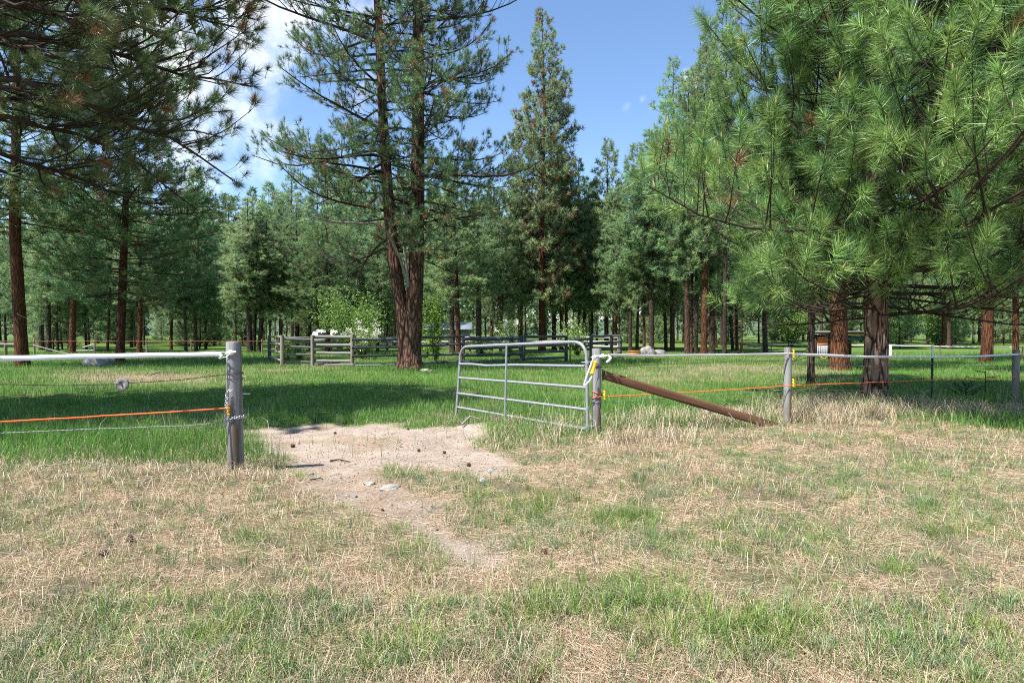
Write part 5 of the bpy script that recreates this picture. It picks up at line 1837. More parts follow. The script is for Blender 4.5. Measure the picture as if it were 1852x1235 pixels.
def corral():
    posts = [(487, 31.5, 606, .19, 'd'), (510, 25.9, 606, .17, 'n'), (565, 26.6, 606, .17, 'n'), (637, 25.9, 605, .17, 'n'), (737, 27.5, 607, .16, 'd'), (838, 28.6, 604, .17, 'n'),
             (943, 30.0, 606, .18, 'd')]
    base = ground_pt(637, 25.9)
    t = thing('corral_fence', base, 'weathered pole corral fence with four rails behind the forked pine', 'fence')
    pts = []
    for px, d, ty, dia, m in posts:
        b = ground_pt(px, d)
        h = zz(ty, d) - b[2]
        put('post', MB().tube(np.array([b + [0, 0, -0.2], b + [0.004, 0, h * .5], b + [0, 0, h]]) - base, [dia / 2 * 1.04, dia / 2, dia / 2 * .97], 12).mesh('post'), M_CORRAL_DARK if m == 'd' else M_CORRAL_POST, t)
        pts.append(b)
    lv = [(1.36, 1.36), (1.0, 1.0), (0.62, 0.62), (0.25, 0.25)]
    rails(t, base, pts[0], pts[1], lv, 0.06, M_CORRAL, 1, 0.06)
    rails(t, base, pts[1], pts[2], [(1.25, 1.22), (.90, .86), (.56, .52), (.22, .17)], 0.06, M_CORRAL, 2, 0.10)
    rails(t, base, pts[2], pts[3], [(1.38, 1.37), (.98, 1.0), (.62, .62), (.23, .27)], 0.065, M_CORRAL, 3, 0.10)
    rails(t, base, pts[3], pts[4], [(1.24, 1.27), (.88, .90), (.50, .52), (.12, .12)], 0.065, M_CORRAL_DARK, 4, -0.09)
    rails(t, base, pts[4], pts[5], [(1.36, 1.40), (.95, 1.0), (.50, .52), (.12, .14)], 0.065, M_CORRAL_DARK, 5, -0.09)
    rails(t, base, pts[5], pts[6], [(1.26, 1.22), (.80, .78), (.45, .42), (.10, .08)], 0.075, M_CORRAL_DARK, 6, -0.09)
    A, B = pts[0], ground_pt(640, 45)
    # right-hand end
    base2 = ground_pt(1070, 32)
    t2 = thing('corral_fence', base2, 'dark four-rail corral end section right of the wooden gate', 'fence')
    P2 = [(1069, 32.2, 607, .2), (1106, 33.5, 608, .2), (1122, 38, 609, .2)]
    q = []
    for px, d, ty, dia in P2:
        b = ground_pt(px, d)
        h = zz(ty, d) - b[2]
        put('post', MB().tube(np.array([b + [0, 0, -0.2], b + [0.004, 0, h * .5], b + [0, 0, h]]) - base2, dia / 2, 12).mesh('post'), M_CORRAL_DARK, t2)
        q.append(b)
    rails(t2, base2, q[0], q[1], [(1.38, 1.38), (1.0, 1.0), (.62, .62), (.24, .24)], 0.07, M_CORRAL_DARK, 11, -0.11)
    rails(t2, base2, q[1], q[2], [(1.36, 1.36), (.98, .98), (.60, .60), (.24, .24)], 0.075, M_CORRAL, 12, -0.0)
    # wooden gate
    g0, g1 = ground_pt(944.5, 29.95) + [0.12, 0, 0], ground_pt(1024, 30.6)
    t3 = thing('wooden_gate', g0, 'dark wooden three-bar gate closing the corral', 'gate')
    h = 1.36
    put('gate_stile', MB().box((g0 - g0) + [0, 0, h / 2 + .06], (.12, .08, h)).mesh('gate_stile'), M_CORRAL_DARK, t3)
    put('gate_stile', MB().box((g1 - g0) + [0, 0, h / 2 + .04], (.17, .10, h + .08)).mesh('gate_stile'), M_CORRAL_DARK, t3)
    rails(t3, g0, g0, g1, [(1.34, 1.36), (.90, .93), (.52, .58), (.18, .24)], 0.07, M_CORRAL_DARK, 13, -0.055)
    # link between the gate and the right end
    base4 = ground_pt(1031, 31)
    t4 = thing('rail_fence', base4, 'short run of dark rails with a thin steel stake beside the wooden gate', 'fence')
    put('post', MB().tube([(0, 0, -.2), (0, 0, 1.0)], 0.035, 8).mesh('post'), M_TPOST, t4)
    rails(t4, base4, base4, ground_pt(1067, 32.1), [(1.18, 1.2), (.85, .86)], 0.05, M_CORRAL_DARK, 14)
    # back and far side of the corral, sunlit grey poles
    base5 = ground_pt(760, 45)
    t5 = thing('rail_fence', base5, 'pale pole fence along the far side of the corral', 'fence')
    bp = [(500, 41), (640, 45), (700, 45.5), (760, 45), (850, 45), (940, 46), (1010, 46), (1060, 46), (1118, 44)]
    for i, (px, d) in enumerate(bp):
        b = ground_pt(px, d)
        put('post', MB().tube(np.array([b + [0, 0, -.2], b + [0, 0, 1.3]]) - base5, 0.09, 8).mesh('post'), M_CORRAL_POST, t5)
        if i:
            rails(t5, base5, ground_pt(*bp[i - 1]), b, [(1.2, 1.2), (.85, .87), (.5, .5)], 0.075, M_PALE_RAIL if px > 700 else M_CORRAL, 20 + i, -0.12)


corral()


# planks on the ground in front of the corral
def plank(px0, py0, px1, py1, d0, d1, w_, th, mat, label):
    a, b = ground_pt(px0, d0), ground_pt(px1, d1)
    a[2] += th / 2 + 0.04
    b[2] += th / 2 + 0.07
    T = unit(b - a)
    s = unit(np.cross([0, 0, 1.0], T))
    M4 = Matrix(np.stack([T, s, np.cross(T, s)], 1).tolist()).to_4x4()
    M4.translation = Vector(a.tolist())
    L = np.linalg.norm(b - a)
    mb = MB()
    n = 6
    xs = np.linspace(0, L, n)
    V = np.array([[x, yy, zz_ + 0.012 * math.sin(x * 2)] for x in xs for yy, zz_ in ((-w_ / 2, -th / 2), (w_ / 2, -th / 2), (w_ / 2, th / 2), (-w_ / 2, th / 2))])
    mb.add(V, None, tube_quads(n, 4))
    mb.add(V[:4], None, [[3, 2, 1, 0]])
    mb.add(V[-4:], None, [[0, 1, 2, 3]])
    o = put('plank', mb.mesh('plank'), mat, label=label, cat='plank')
    o.matrix_world = M4
    return o


plank(571, 0, 613, 0, 26.4, 27.2, .22, .09, M_CORRAL_DARK, 'dark old plank lying askew at the foot of the corral\'s third panel')
plank(588, 0, 640, 0, 25.6, 25.3, .2, .08, M_CORRAL, 'grey plank lying in the grass left of the corral\'s fourth post')
plank(642, 0, 690, 0, 25.4, 25.6, .2, .08, M_CORRAL, 'grey plank lying in the grass right of the corral\'s fourth post')
plank(684, 0, 712, 0, 25.6, 25.9, .2, .09, M_CORRAL_DARK, 'dark plank lying just left of the forked pine')


# ------------------------------------------------------------------ leafy bushes
def bush(name, px, d, h, rw, n_stem, n_leaf, leaf, cols, label, cat='bush', flowers=0, seed=0, upright=0.6, foot=0.15, fl_size=0.05):
    r = np.random.default_rng(seed)
    b = ground_pt(px, d)
    t = thing(name, b, label, cat)
    mb = MB()
    tips = []
    for i in range(n_stem):
        a = r.random() * 6.28
        rad = rw * (0.25 + 0.75 * r.random())
        hh = h * (0.55 + 0.45 * r.random())
        pts = [(0.05 * math.cos(a), 0.05 * math.sin(a), 0), (rad * .35 * math.cos(a), rad * .35 * math.sin(a), hh * .45), (rad * math.cos(a + .3), rad * math.sin(a + .3), hh * (0.95 if r.random() < upright else 0.75))]
        mb.tube(pts, [0.022, 0.014, 0.005], 5, False)
        tips.append(pts)
    put('stems', mb.mesh('stems', True), M_TWIG, t, kind='stuff')
    tips = np.array(tips)
    i = r.integers(0, n_stem, n_leaf)
    s = foot + (1 - foot) * r.random(n_leaf) ** 0.75
    A, B, C = tips[i, 0], tips[i, 1], tips[i, 2]
    s_ = s[:, None]
    p = A * (1 - s_) ** 2 + B * 2 * s_ * (1 - s_) + C * s_ ** 2 + r.normal(0, 1, (n_leaf, 3)) * (0.05 + 0.13 * rw * s_)
    nrm = unit(r.normal(size=(n_leaf, 3)) + np.array([-.3, -.3, .8]))
    u, v = frames(nrm)
    L = leaf * (0.6 + 0.8 * r.random(n_leaf))[:, None]
    V = np.stack([p - u * L * .5, p - v * L * .32, p + u * L * .5, p + v * L * .32], 1).reshape(-1, 3)
    q = np.arange(n_leaf)[:, None] * 4
    T = np.concatenate([q + [[0, 1, 2]], q + [[0, 2, 3]]])
    cc = np.asarray(cols)[r.integers(0, len(cols), n_leaf)] * (0.7 + 0.6 * r.random((n_leaf, 1)))
    put('leaves', build_mesh('leaves', V, T, None, np.repeat(cc, 4, 0)), M_LEAF, t, kind='stuff')
    if flowers:
        nc = max(6, flowers // 26)
        ci = r.integers(0, n_stem, nc)
        sc = 0.45 + 0.55 * r.random((nc, 1))
        cc = tips[ci, 0] * (1 - sc) ** 2 + tips[ci, 1] * 2 * sc * (1 - sc) + tips[ci, 2] * sc ** 2
        cc = cc + unit(cc * [1, 1, 0] + [0, -0.2, 0.3]) * 0.10
        k = r.integers(0, nc, flowers)
        p = cc[k] + r.normal(0, 0.055 + 0.04 * rw, (flowers, 3))
        nrm = unit(r.normal(size=(flowers, 3)) + np.array([-.4, -.6, .6]))
        u, v = frames(nrm)
        L = fl_size * (0.6 + 0.7 * r.random(flowers))[:, None]
        V = np.stack([p - u * L * .5, p - v * L * .5, p + u * L * .5, p + v * L * .5], 1).reshape(-1, 3)
        q = np.arange(flowers)[:, None] * 4
        T = np.concatenate([q + [[0, 1, 2]], q + [[0, 2, 3]]])
        c = np.tile([[0.80, 0.78, 0.72]], (flowers, 1)) * (0.8 + 0.25 * r.random((flowers, 1)))
        put('blossoms', build_mesh('blossoms', V, T, None, np.repeat(c, 4, 0)), M_LEAF, t, kind='stuff')
    return t


LIME = [(0.22, 0.36, 0.04), (0.17, 0.31, 0.04), (0.28, 0.40, 0.06)]
MIDG = [(0.10, 0.20, 0.05), (0.13, 0.24, 0.06), (0.16, 0.27, 0.07)]
bush('flowering_bush', 655, 33, 2.5, 1.1, 26, 3600, .085, MIDG + LIME[:1], 'bush thick with white blossom behind the corral\'s fourth post', 'flowering bush', 1500, 61, fl_size=.075)
bush('flowering_bush', 920, 33.5, 2.5, .85, 22, 2800, .08, LIME[:2] + MIDG[:2], 'white-flowered bush behind the metal gate\'s middle', 'flowering bush', 900, 62, fl_size=.07)
bush('flowering_bush', 1045, 36, 2.3, 1.3, 24, 3000, .085, LIME[:1] + MIDG, 'pale flowering bush by the wooden corral gate', 'flowering bush', 600, 63, fl_size=.06)
bush('flowering_bush', 870, 38, 1.6, .8, 16, 1400, .08, MIDG, 'small flowering bush behind the corral\'s brown post', 'flowering bush', 400, 68, fl_size=.06)
bush('sapling', 788, 30.5, 3.9, 1.0, 12, 2600, .10, LIME, 'bright lime-green leafy sapling right of the forked pine', 'sapling', 90, 64, 0.95, .12)
bush('leafy_tree', 640, 40, 4.8, 2.9, 30, 7000, .13, LIME[1:2] + MIDG, 'broad bright green leafy tree left of the forked pine', 'leafy tree', 0, 65, .8, .2)
bush('sapling', 518, 29.5, 1.5, .5, 8, 420, .10, LIME, 'low lime-green sapling in the corral\'s left corner', 'sapling', 0, 66, .8)
bush('leafy_bush', 540, 33, 1.2, .8, 12, 800, .09, MIDG, 'low green bush inside the corral\'s left side', 'bush', 0, 67, .5)
bush('leafy_bush', 770, 34, 1.5, 1.0, 14, 1200, .09, LIME[1:] + MIDG[:1], 'low yellow-green bush at the foot of the lime sapling', 'bush', 0, 69, .5)
bush('leafy_tree', 1432, 62, 6.5, 3.2, 26, 5200, .17, MIDG, 'rounded green leafy tree left of the slender dark trunk, far off', 'leafy tree', 0, 70, .7, .15)
bush('leafy_tree', 1700, 60, 6.0, 3.5, 26, 5200, .17, MIDG, 'round leafy tree far behind the green steel stake', 'leafy tree', 0, 71, .7, .12)
bush('leafy_tree', 1625, 66, 6.0, 3.2, 26, 4600, .17, MIDG, 'round leafy tree far behind the big bright green pine\'s trunk', 'leafy tree', 0, 72, .7, .12)


# small conifer seedlings by the right fence
def seedling(px, d, h, label, full):
    r = np.random.default_rng(int(px))
    b = ground_pt(px, d)
    t = thing('conifer_seedling', b, label, 'seedling')
    put('stem', MB().tube([(0, 0, -.03), (0.012, 0, h * .5), (-.01, 0, h)], [0.012, 0.009, 0.004], 6).mesh('stem', True), M_TWIG, t)
    mb = MB()
    base, dirs, sl = [], [], []
    for k in range(14 if full else 6):
        z = h * (0.2 + 0.75 * k / 14) if full else h * (.55 + .42 * k / 6)
        a = k * 2.4
        L = (h * 0.75 * (1.1 - z / h) + .06) if full else 0.30 * (1.25 - z / h) + .12
        e = np.array([math.cos(a) * L, math.sin(a) * L, z + L * (.55 if full else .12)])
        mb.tube([(0, 0, z), (e + [0, 0, z]) / 2 + [0, 0, -.01], e], [.006, .005, .003], 5, False)
        for s in np.linspace(.2, 1, 7):
            base.append(np.array([0, 0, z]) + (e - [0, 0, z]) * s)
            dirs.append(unit(e - np.array([0, 0, z]) + r.normal(0, .03, 3)))
            sl.append(L / 7)
    put('branches', mb.mesh('branches', True), M_TWIG, t, kind='stuff')
    cols = np.tile([[0.05, 0.10, 0.045]], (len(base), 1)) * (.7 + .6 * r.random((len(base), 1)))
    V, T, C = needles(r, np.array(base), np.array(dirs), np.array(sl), 26 if full else 9, 0.045, 0.006, cols)
    put('needles', build_mesh('needles', V, T, None, C), M_NEEDLE, t, kind='stuff')


seedling(1748, 12.2, 0.42, 'small bushy conifer seedling between the green stake and the last post', True)
seedling(1783, 12.3, 0.78, 'thin bare-stemmed conifer seedling left of the last post', False)


# ------------------------------------------------------------------ stones, box, shed, far fences
def rock(name, px, d, size, mat, label, seed, sink=0.3, rz=0.0, cat='stone', group=None):
    r = np.random.default_rng(seed)
    b = ground_pt(px, d)
    seg, rg = 22, 12
    th = np.linspace(0.01, PI - .01, rg + 1)
    ph = np.arange(seg) * 2 * PI / seg
    D = np.array([[math.sin(t) * math.cos(p), math.sin(t) * math.sin(p), math.cos(t)] for t in th for p in ph])
    k = 1 + 0.5 * (vn(D[:, 0] * 1.6 + seed, D[:, 1] * 1.6 + D[:, 2] * 1.3) - .5) + 0.25 * (vn(D[:, 0] * 4 + seed, D[:, 1] * 4 + D[:, 2] * 3.1) - .5)
    V = D * k[:, None] * np.array(size) / 2
    V[:, 2] += size[2] * (0.5 - sink)
    Q = [[i * seg + j, (i + 1) * seg + j, (i + 1) * seg + (j + 1) % seg, i * seg + (j + 1) % seg] for i in range(rg) for j in range(seg)]
    o = put(name, build_mesh(name, V, None, np.array(Q), None, False), mat, label=label, cat=cat, group=group, loc=b.tolist())
    o.rotation_euler = (0, 0, rz)
    return o


rock('boulder', 180, 26.5, (1.25, .9, .62), M_STONE, 'low grey boulder lying in the grass between the two red trunks on the left', 3, .38, 0, 'boulder')
rock('boulder', 1172, 38.5, (1.3, 1.0, .95), M_GRANITE, 'pale speckled boulder next to the orange box', 4, .35, .4, 'boulder')
rock('boulder', 1193, 39.5, (1.1, .9, .65), M_GRANITE, 'flatter speckled boulder right of the pale boulder', 5, .35, 1, 'boulder')
rock('stone', 705, 5.42, (.20, .12, .07), M_PALESTONE, 'largest flat white stone at the edge of the bare track', 6, .35, .5)
rock('stone', 667, 5.62, (.11, .07, .05), M_PALESTONE, 'smaller white stone left of the largest flat white stone', 7, .35, .1)
rock('stone', 537, 8.0, (.05, .05, .035), M_PALESTONE, 'small white pebble on the shaded upper edge of the bare track', 8, .3)
rock('stone', 770, 22.6, (.55, .3, .16), M_PALESTONE, 'pale stone in the grass at the forked pine\'s right root', 9, .35, -.4)
rock('stone', 1663, 11.6, (.20, .12, .09), M_PALESTONE, 'crumpled whitish lump in the dry grass left of the green stake', 10, .3, .3, 'lump')
rock('stone', 560, 6.15, (.07, .05, .035), M_STONE, 'small dark stone on the bare track', 11, .3)
rock('stone', 640, 5.15, (.05, .04, .03), M_STONE, 'dark pebble at the foot of the bare track\'s white patch', 12, .3)
for k_, (px_, py_) in enumerate([(590, 838), (615, 852), (700, 815), (745, 800), (660, 800), (880, 842), (905, 850), (575, 862), (630, 872), (740, 948), (790, 968), (560, 820)]):
    d_ = FPX * CAM_H / (py_ - HOR)
    s_ = 0.018 + 0.014 * ((k_ * 7) % 5) / 5
    rock('pebble', px_, d_, (s_ * 1.4, s_, s_ * .8), M_PALESTONE if k_ % 3 else M_STONE, 'tiny pebble loose on the bare track', 30 + k_, .3, k_, 'pebble', 'pebbles on the bare track')

ob = ground_pt(1147, 38)
t_ = thing('orange_box', ob, 'small rusty orange box beside the pale speckled boulder', 'box')
put('box_body', MB().box((0, 0, .2), (.75, .45, .26)).mesh('box_body'), plain_mat('rust_orange_paint', (0.42, 0.14, 0.02), .7, 0, .35, 8), t_)
put('box_lid', MB().box((0, 0, .355), (.80, .5, .045)).mesh('box_lid'), plain_mat('rust_orange_lid', (0.48, 0.19, 0.04), .7, 0, .35, 8), t_)
for sx_ in (-.3, .3):
    put('foot', MB().box((sx_, 0, .033), (.08, .4, .07)).mesh('foot'), M_CORRAL_DARK, t_)


def shed():
    b = ground_pt(1486, 33)
    t = thing('shed', b, 'low open shed with an orange plank panel glimpsed behind the big pine trunks', 'shed')
    k = 33 / FPX
    m_or = wood_mat('orange_plank', (0.38, 0.12, 0.045), (0.48, 0.17, 0.06), (0.18, 0.06, 0.03), 0, .8, .5)
    m_grey = wood_mat('grey_board', (0.20, 0.19, 0.20), (0.30, 0.29, 0.30), (0.08, 0.07, 0.07), 2, .85, .6)
    m_dark = wood_mat('dark_board', (0.035, 0.02, 0.014), (0.06, 0.035, 0.02), (0.015, 0.01, 0.008), 2, .9, .5)
    W = 2.7
    for i in range(4):
        put('plank', MB().box((0.05, -.02, 1.23 - i * .125), (.62, .03, .118)).mesh('plank'), m_or, t)
    for i in range(6):
        put('board', MB().box((-.22 + i * .105, -.02, .42), (.098, .025, .86)).mesh('board'), m_grey, t)
    for i in range(9):
        put('back_board', MB().box((.55 + i * .245, 1.5, .72), (.238, .03, 1.35)).mesh('back_board'), m_dark, t)
    for x in (-.32, .45, 1.5, 2.55):
        put('upright', MB().box((x, 0.04, .72), (.09, .09, 1.44)).mesh('upright'), m_dark, t)
    put('roof', MB().box((1.1, .75, 1.53), (3.2, 2.0, .09)).mesh('roof'), plain_mat('dark_roofing', (0.02, 0.025, 0.022), .8, 0, .3, 6), t)
    put('fascia', MB().box((1.1, -.27, 1.585), (3.24, .03, .06)).mesh('fascia'), M_PALE_RAIL, t)
    put('beam', MB().box((1.5, -.20, 1.41), (2.2, .06, .11)).mesh('beam'), wood_mat('amber_beam', (0.26, 0.16, 0.03), (0.33, 0.2, 0.05), (0.1, 0.06, 0.02), 0), t)
    put('tarp', MB().box((1.55, .05, 1.2), (1.9, .02, .26)).mesh('tarp'), plain_mat('green_tarp', (0.03, 0.12, 0.09), .5, 0, .4, 5), t)
    put('shelf', MB().box((1.9, .2, .95), (1.3, .25, .03)).mesh('shelf'), m_grey, t)


shed()
line('hanging_rope', [at(1484, 645, 31), at(1491, 648.5, 31), at(1497, 645, 31)], 0.02, M_YELLOW, 'slack yellow rope below the shed\'s orange panel', 'rope')


def far_tape_fence():
    b = ground_pt(1395, 44)
    t = thing('tape_fence', b, 'distant white tape fence crossing the pasture on the right', 'fence')
    pts = [(1340, 44), (1395, 42), (1500, 39), (1611, 35), (1700, 33), (1850, 31), (1990, 30)]
    top = [at(px, py, d) for (px, d), py in zip(pts, (620.5, 622, 623.5, 624.5, 626.5, 628.5, 629))]
    for (px, d), tp in zip(pts, top):
        g = ground_pt(px, d)
        put('post', MB().tube(np.array([g + [0, 0, -.2], tp + [0, 0, .05]]) - b, .035 if px != 1611 else .07, 8).mesh('post'), M_CORRAL_POST if px != 1611 else M_WHITE, t)
    mb = MB()
    for a, c in zip(top[:-1], top[1:]):
        n = unit(c - a)
        u = np.array([0, 0, .022])
        s = np.cross(n, [0, 0, 1]) * .004
        V = np.array([a - u - s, a + u - s, a + u + s, a - u + s, c - u - s, c + u - s, c + u + s, c - u + s]) - b
        mb.add(V, None, tube_quads(2, 4))
    put('tape', mb.mesh('tape'), M_TAPE, t)
    put('brace_rail', MB().tube(np.array([top[0] + [0, 0, -.05], ground_pt(1394, 41.8) + [0, 0, .35]]) - b, .05, 8).mesh('brace_rail'), M_PALE_RAIL, t)
    put('end_post', MB().tube(np.array([ground_pt(1340, 43.8), top[0] + [0, -.2, .02]]) - b, .10, 10).mesh('end_post'), plain_mat('orange_wood', (0.30, 0.13, 0.05), .8), t)


far_tape_fence()


def far_left_fence():
    b = ground_pt(156, 40)
    t = thing('rope_fence', b, 'distant orange rope fence on thin posts along the wood at the left', 'fence')
    ps = [(-120, 38), (62, 39), (171, 40), (265, 41), (346, 41.5), (415, 42), (474, 42.5)]
    tops = []
    for px, d in ps:
        g = ground_pt(px, d)
        tp = at(px, 617, d)
        tops.append(tp)
        put('post', MB().tube(np.array([g + [0, 0, -.2], [g[0], g[1], tp[2] + .16]]) - b, .055, 8).mesh('post'), M_CORRAL_POST, t)
    mb = MB()
    mb.tube(np.array(tops) - b + [0, -.07, 0], .014, 5)
    put('rope', mb.mesh('rope'), plain_mat('faded_orange_rope', (0.34, 0.085, 0.03), .7), t)
    g = ground_pt(171, 40)
    for a, c in (((171, 622, 40), (150, 628, 40.2)), ((138, 634, 40), (169, 633.5, 40))):
        put('brace_pole', MB().tube(np.array([at(*a), at(*c)]) - b, .045, 7).mesh('brace_pole'), M_PALE_RAIL, t)
    b2 = ground_pt(10, 37)
    t2 = thing('pole_gate', b2, 'grey pole rail with a fallen slanting pole beside the far left pine', 'fence')
    put('rail', MB().tube(np.array([at(-90, 622, 37), at(34, 623, 37)]) - b2, .09, 8).mesh('rail'), M_CORRAL, t2)
    put('post', MB().tube(np.array([ground_pt(10, 37) + [0, 0, -.2], at(10, 622, 37)]) - b2, .09, 8).mesh('post'), M_CORRAL_POST, t2)
    put('slanting_pole', MB().tube(np.array([at(60, 624, 37), at(125, 641, 36)]) - b2, .04, 8).mesh('slanting_pole'), M_CORRAL, t2)


far_left_fence()


def trailer():
    b = ground_pt(610, 56)
    t = thing('white_trailer', b, 'long low white trailer half hidden behind the corral and its trees', 'trailer')
    mw = plain_mat('white_trailer_paint', (0.42, 0.44, 0.48), .35, 0, .1, 6)
    mb = MB()
    prof = [(-2.2, .55), (-2.3, 1.1), (-2.0, 1.75), (-1.6, 1.92), (1.9, 1.92), (2.25, 1.7), (2.3, .55)]
    n = len(prof)
    V = np.array([[x, y, z] for y in (-1, 1) for x, z in prof])
    mb.add(V, [[0, i, i + 1] for i in range(1, n - 1)] + [[n, n + i + 1, n + i] for i in range(1, n - 1)], [[i, i + n, (i + 1) % n + n, (i + 1) % n] for i in range(n)])
    put('body', mb.mesh('body'), mw, t)
    md = plain_mat('dark_window_glass', (0.02, 0.025, 0.03), .1, 0, .1, 5, .6)
    for x in (-1.2, 0.2, 1.4):
        put('window', MB().box((x, -1.012, 1.42), (.7, .03, .40)).mesh('window'), md, t)
    put('door', MB().box((.8, -1.01, 1.15), (.02, .03, 1.05)).mesh('door'), md, t)
    for x in (-.5, .5):
        put('wheel', MB().tube([(x, -1.02, .38), (x, -.75, .38)], .38, 16).mesh('wheel'), md, t)
    put('hitch', MB().tube([(-2.25, 0, .7), (-3.1, 0, .55)], .05, 8).mesh('hitch'), M_WIRE, t)
    b2 = ground_pt(812, 62)
    t2 = thing('pale_shed', b2, 'pale low building with a light roof glimpsed right of the forked pine', 'building')
    ml = plain_mat('pale_wall_paint', (0.26, 0.29, 0.34), .7, 0, .15, 3)
    put('wall', MB().box((0, 0, 1.0), (4.4, 3, 2.0)).mesh('wall'), ml, t2)
    mb = MB().add([[-2.5, -1.8, 2.0], [2.5, -1.8, 2.0], [2.5, 0, 2.75], [-2.5, 0, 2.75], [-2.5, 1.8, 2.0], [2.5, 1.8, 2.0], [-2.5, -1.8, 1.92], [2.5, -1.8, 1.92], [2.5, 1.8, 1.92], [-2.5, 1.8, 1.92]],
                  [[1, 5, 2], [0, 3, 4]], [[0, 1, 2, 3], [3, 2, 5, 4], [0, 6, 7, 1], [4, 5, 8, 9], [6, 9, 8, 7], [0, 4, 9, 6], [1, 7, 8, 5]])
    put('roof', mb.mesh('roof'), plain_mat('pale_metal_roof', (0.32, 0.36, 0.42), .4, .2, .1, 3), t2)
    put('window', MB().box((-1.1, -1.51, 1.2), (.8, .04, .6)).mesh('window'), md, t2)
    put('door', MB().box((1.0, -1.51, .95), (.85, .04, 1.8)).mesh('door'), M_CORRAL_DARK, t2)


trailer()


# ------------------------------------------------------------------ cones, sticks, dandelions
def cone_mesh(name, r, L=0.085, W=0.034, rows=9):
    mb = MB()
    mb.ball((0, 0, 0), (L * .46, W * .55, W * .55), 8, 8)
    k = 0
    for i in range(rows):
        s = -0.46 + 0.92 * i / (rows - 1)
        rad = W * math.sqrt(max(0.05, 1 - (s * 1.9) ** 2)) * (1.05 - .25 * s)
        m = 9
        for j in range(m):
            a = (j + 0.5 * (i % 2)) * 2 * PI / m + r.normal(0, .08)
            n = np.array([0.0, math.cos(a), math.sin(a)])
            tg = np.array([0.0, -math.sin(a), math.cos(a)])
            c0 = np.array([s * L - .004, 0, 0]) + n * rad * .45
            c1 = np.array([s * L + .010, 0, 0]) + n * rad * (1.05 + .1 * r.random())
            w_ = rad * .36
            V = [c0 - tg * w_ * .5, c0 + tg * w_ * .5, c1 + tg * w_, c1 + [.004, 0, 0], c1 - tg * w_, c1 - [.006, 0, 0] - n * .002]
            mb.add(V, [[0, 1, 2], [0, 2, 3], [0, 3, 4], [0, 5, 1], [1, 5, 2], [2, 5, 3], [3, 5, 4], [4, 5, 0]])
    return mb.mesh(name)


cr = np.random.default_rng(4)
cone_a, cone_b = cone_mesh('pine_cone', cr), cone_mesh('pine_cone', cr, .075, .036, 8)
CONES = [(181, 1020, 'a', M_CONE, 'grey open pine cone lying on the litter at the lower left', 1.25, .15), (229, 991, 'b', M_CONE, 'grey pine cone behind a grass sprig at the lower left', 1.15, .5),
         (205, 968, 'a', M_CONE_BROWN, 'dark broken cone half buried behind the other two at lower left', .8, 2.0), (1443, 867, 'a', M_CONE, 'grey pine cone on the straw below the middle fence post', 1.0, .4),
         (1418, 905, 'b', M_CONE_BROWN, 'small dark cone in the grass below the grey one at right', .8, 1.2), (847, 839, 'b', M_CONE_BROWN, 'reddish brown cone at the right end of the bare track', 1.1, .3),
         (757, 812, 'a', M_CONE_BROWN, 'dark cone on the bare track below the metal gate', 1.0, 1.9), (803, 816, 'b', M_CONE_BROWN, 'dark cone on the bare track nearest the mound', .9, .8),
         (528, 803, 'a', M_CONE_BROWN, 'brown cone on the upper left of the bare track', 1.2, .2), (738, 774, 'b', M_CONE_BROWN, 'dark cone at the grass edge above the bare track', .9, 2.2),
         (605, 779, 'b', M_CONE_BROWN, 'dark cone in the shadow at the top of the bare track', .9, 1.0), (68, 832, 'a', M_CONE_BROWN, 'dark cone in the straw near the left fence wire', 1.3, .6),
         (372, 823, 'b', M_CONE, 'pale cone in the straw left of the left gate post', 1.0, .9), (985, 1017, 'a', M_CONE_BROWN, 'brown cone hidden in the green grass at centre', .9, 1.5),
         (690, 930, 'b', M_CONE_BROWN, 'small dark cone on the narrow lower part of the bare track', .6, .5)]
for px_, py_, k_, mt_, lb_, sc_, rz_ in CONES:
    d_ = FPX * CAM_H / (py_ - HOR)
    b_ = ground_pt(px_, d_)
    o = bpy.data.objects.new('pine_cone', (cone_a if k_ == 'a' else cone_b))
    COL.objects.link(o)
    if not o.data.materials:
        o.data.materials.append(M_CONE)
    o.material_slots[0].link = 'OBJECT'
    o.material_slots[0].material = mt_
    o.location = (b_[0], b_[1], b_[2] + .020 * sc_)
    o.rotation_euler = (.2, .08, rz_)
    o.scale = (sc_ * .55, sc_ * .55, sc_ * .55)
    tag(o, None, lb_, 'pine cone', 'pine cones on the ground')


def stick(pts, r0, label, mat=M_TWIG):
    mb = MB()
    pts = np.array([[x, y, Hz(x, y) + z] for x, y, z in pts])
    mb.tube(pts, np.linspace(r0, r0 * .4, len(pts)), 6)
    put('stick', mb.mesh('stick', True), mat, label=label, cat='stick')


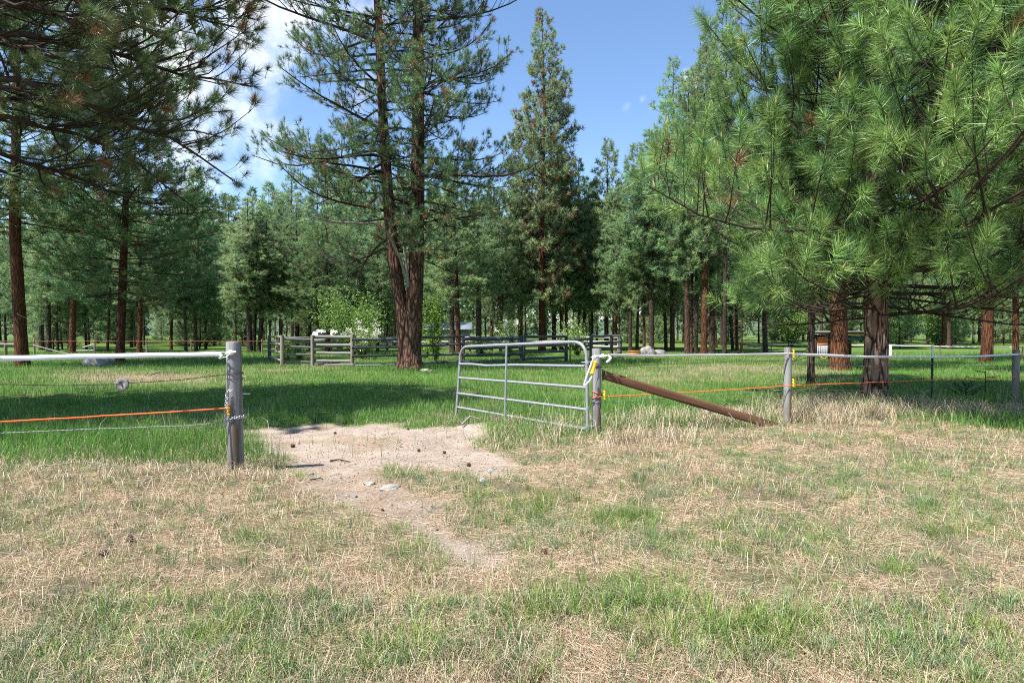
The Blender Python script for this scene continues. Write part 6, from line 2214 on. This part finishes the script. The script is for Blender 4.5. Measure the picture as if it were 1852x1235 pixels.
gx = lambda px, py, z=0.012: (*ground_px(px, py), z)
stick([gx(596, 828), gx(612, 826, .02), gx(632, 829)], .012, 'dark short stick on the upper part of the bare track')
stick([gx(560, 871), gx(572, 868, .015), gx(583, 867)], .008, 'thin dark twig on the white patch of the bare track')
stick([gx(270, 681, .08), gx(290, 679, .15), gx(322, 677, .1)], .035, 'grey dead branch lying in the tan meadow patch at left', M_TWIG_GREY)
stick([gx(835, 783, .05), gx(850, 777, .12), gx(866, 780, .06)], .022, 'weathered branch on the mound by the gate', M_TWIG_GREY)
stick([gx(590, 1135), gx(606, 1128, .02), gx(620, 1122)], .006, 'short dark twig in the litter at the lower left centre')
stick([gx(155, 1018), gx(172, 1016, .012), gx(185, 1019)], .004, 'bleached twig beside the open pine cone', M_TWIG_GREY)
stick([gx(60, 870, .06), gx(150, 862, .1), gx(240, 868, .05)], .007, 'long pale stalk across the straw left of the gateway', M_TWIG_GREY)
stick([gx(250, 895, .02), gx(300, 880, .08), gx(345, 868, .03)], .006, 'pale stalk leaning in the straw in front of the left gate post', M_TWIG_GREY)
for px_, py_, hh_, lb_ in ((886, 873, .09, 'upper dandelion seed head by the bare track'), (872, 890, .06, 'lower dandelion seed head by the bare track')):
    d_ = FPX * CAM_H / (py_ - HOR)
    b_ = ground_pt(px_, d_)
    t_ = thing('dandelion', b_, lb_, 'dandelion')
    put('stalk', MB().tube([(0, 0, -.02), (.004, 0, hh_ * .6), (0, 0, hh_)], .0028, 6).mesh('stalk', True), plain_mat('dandelion_stalk', (.2, .26, .08), .6), t_)
    r_ = np.random.default_rng(int(px_))
    D_ = unit(r_.normal(size=(220, 3)))
    q_ = np.array([0, 0, hh_ + .012])
    s_ = unit(np.cross(D_, r_.normal(size=(220, 3)))) * .0016
    V_ = np.stack([q_ + D_ * .004, q_ + D_ * .022 - s_ * 2, q_ + D_ * .022 + s_ * 2], 1).reshape(-1, 3)
    put('seeds', build_mesh('seeds', V_, np.arange(660).reshape(-1, 3), None, np.full((660, 3), .75)), M_LEAF, t_, kind='stuff')
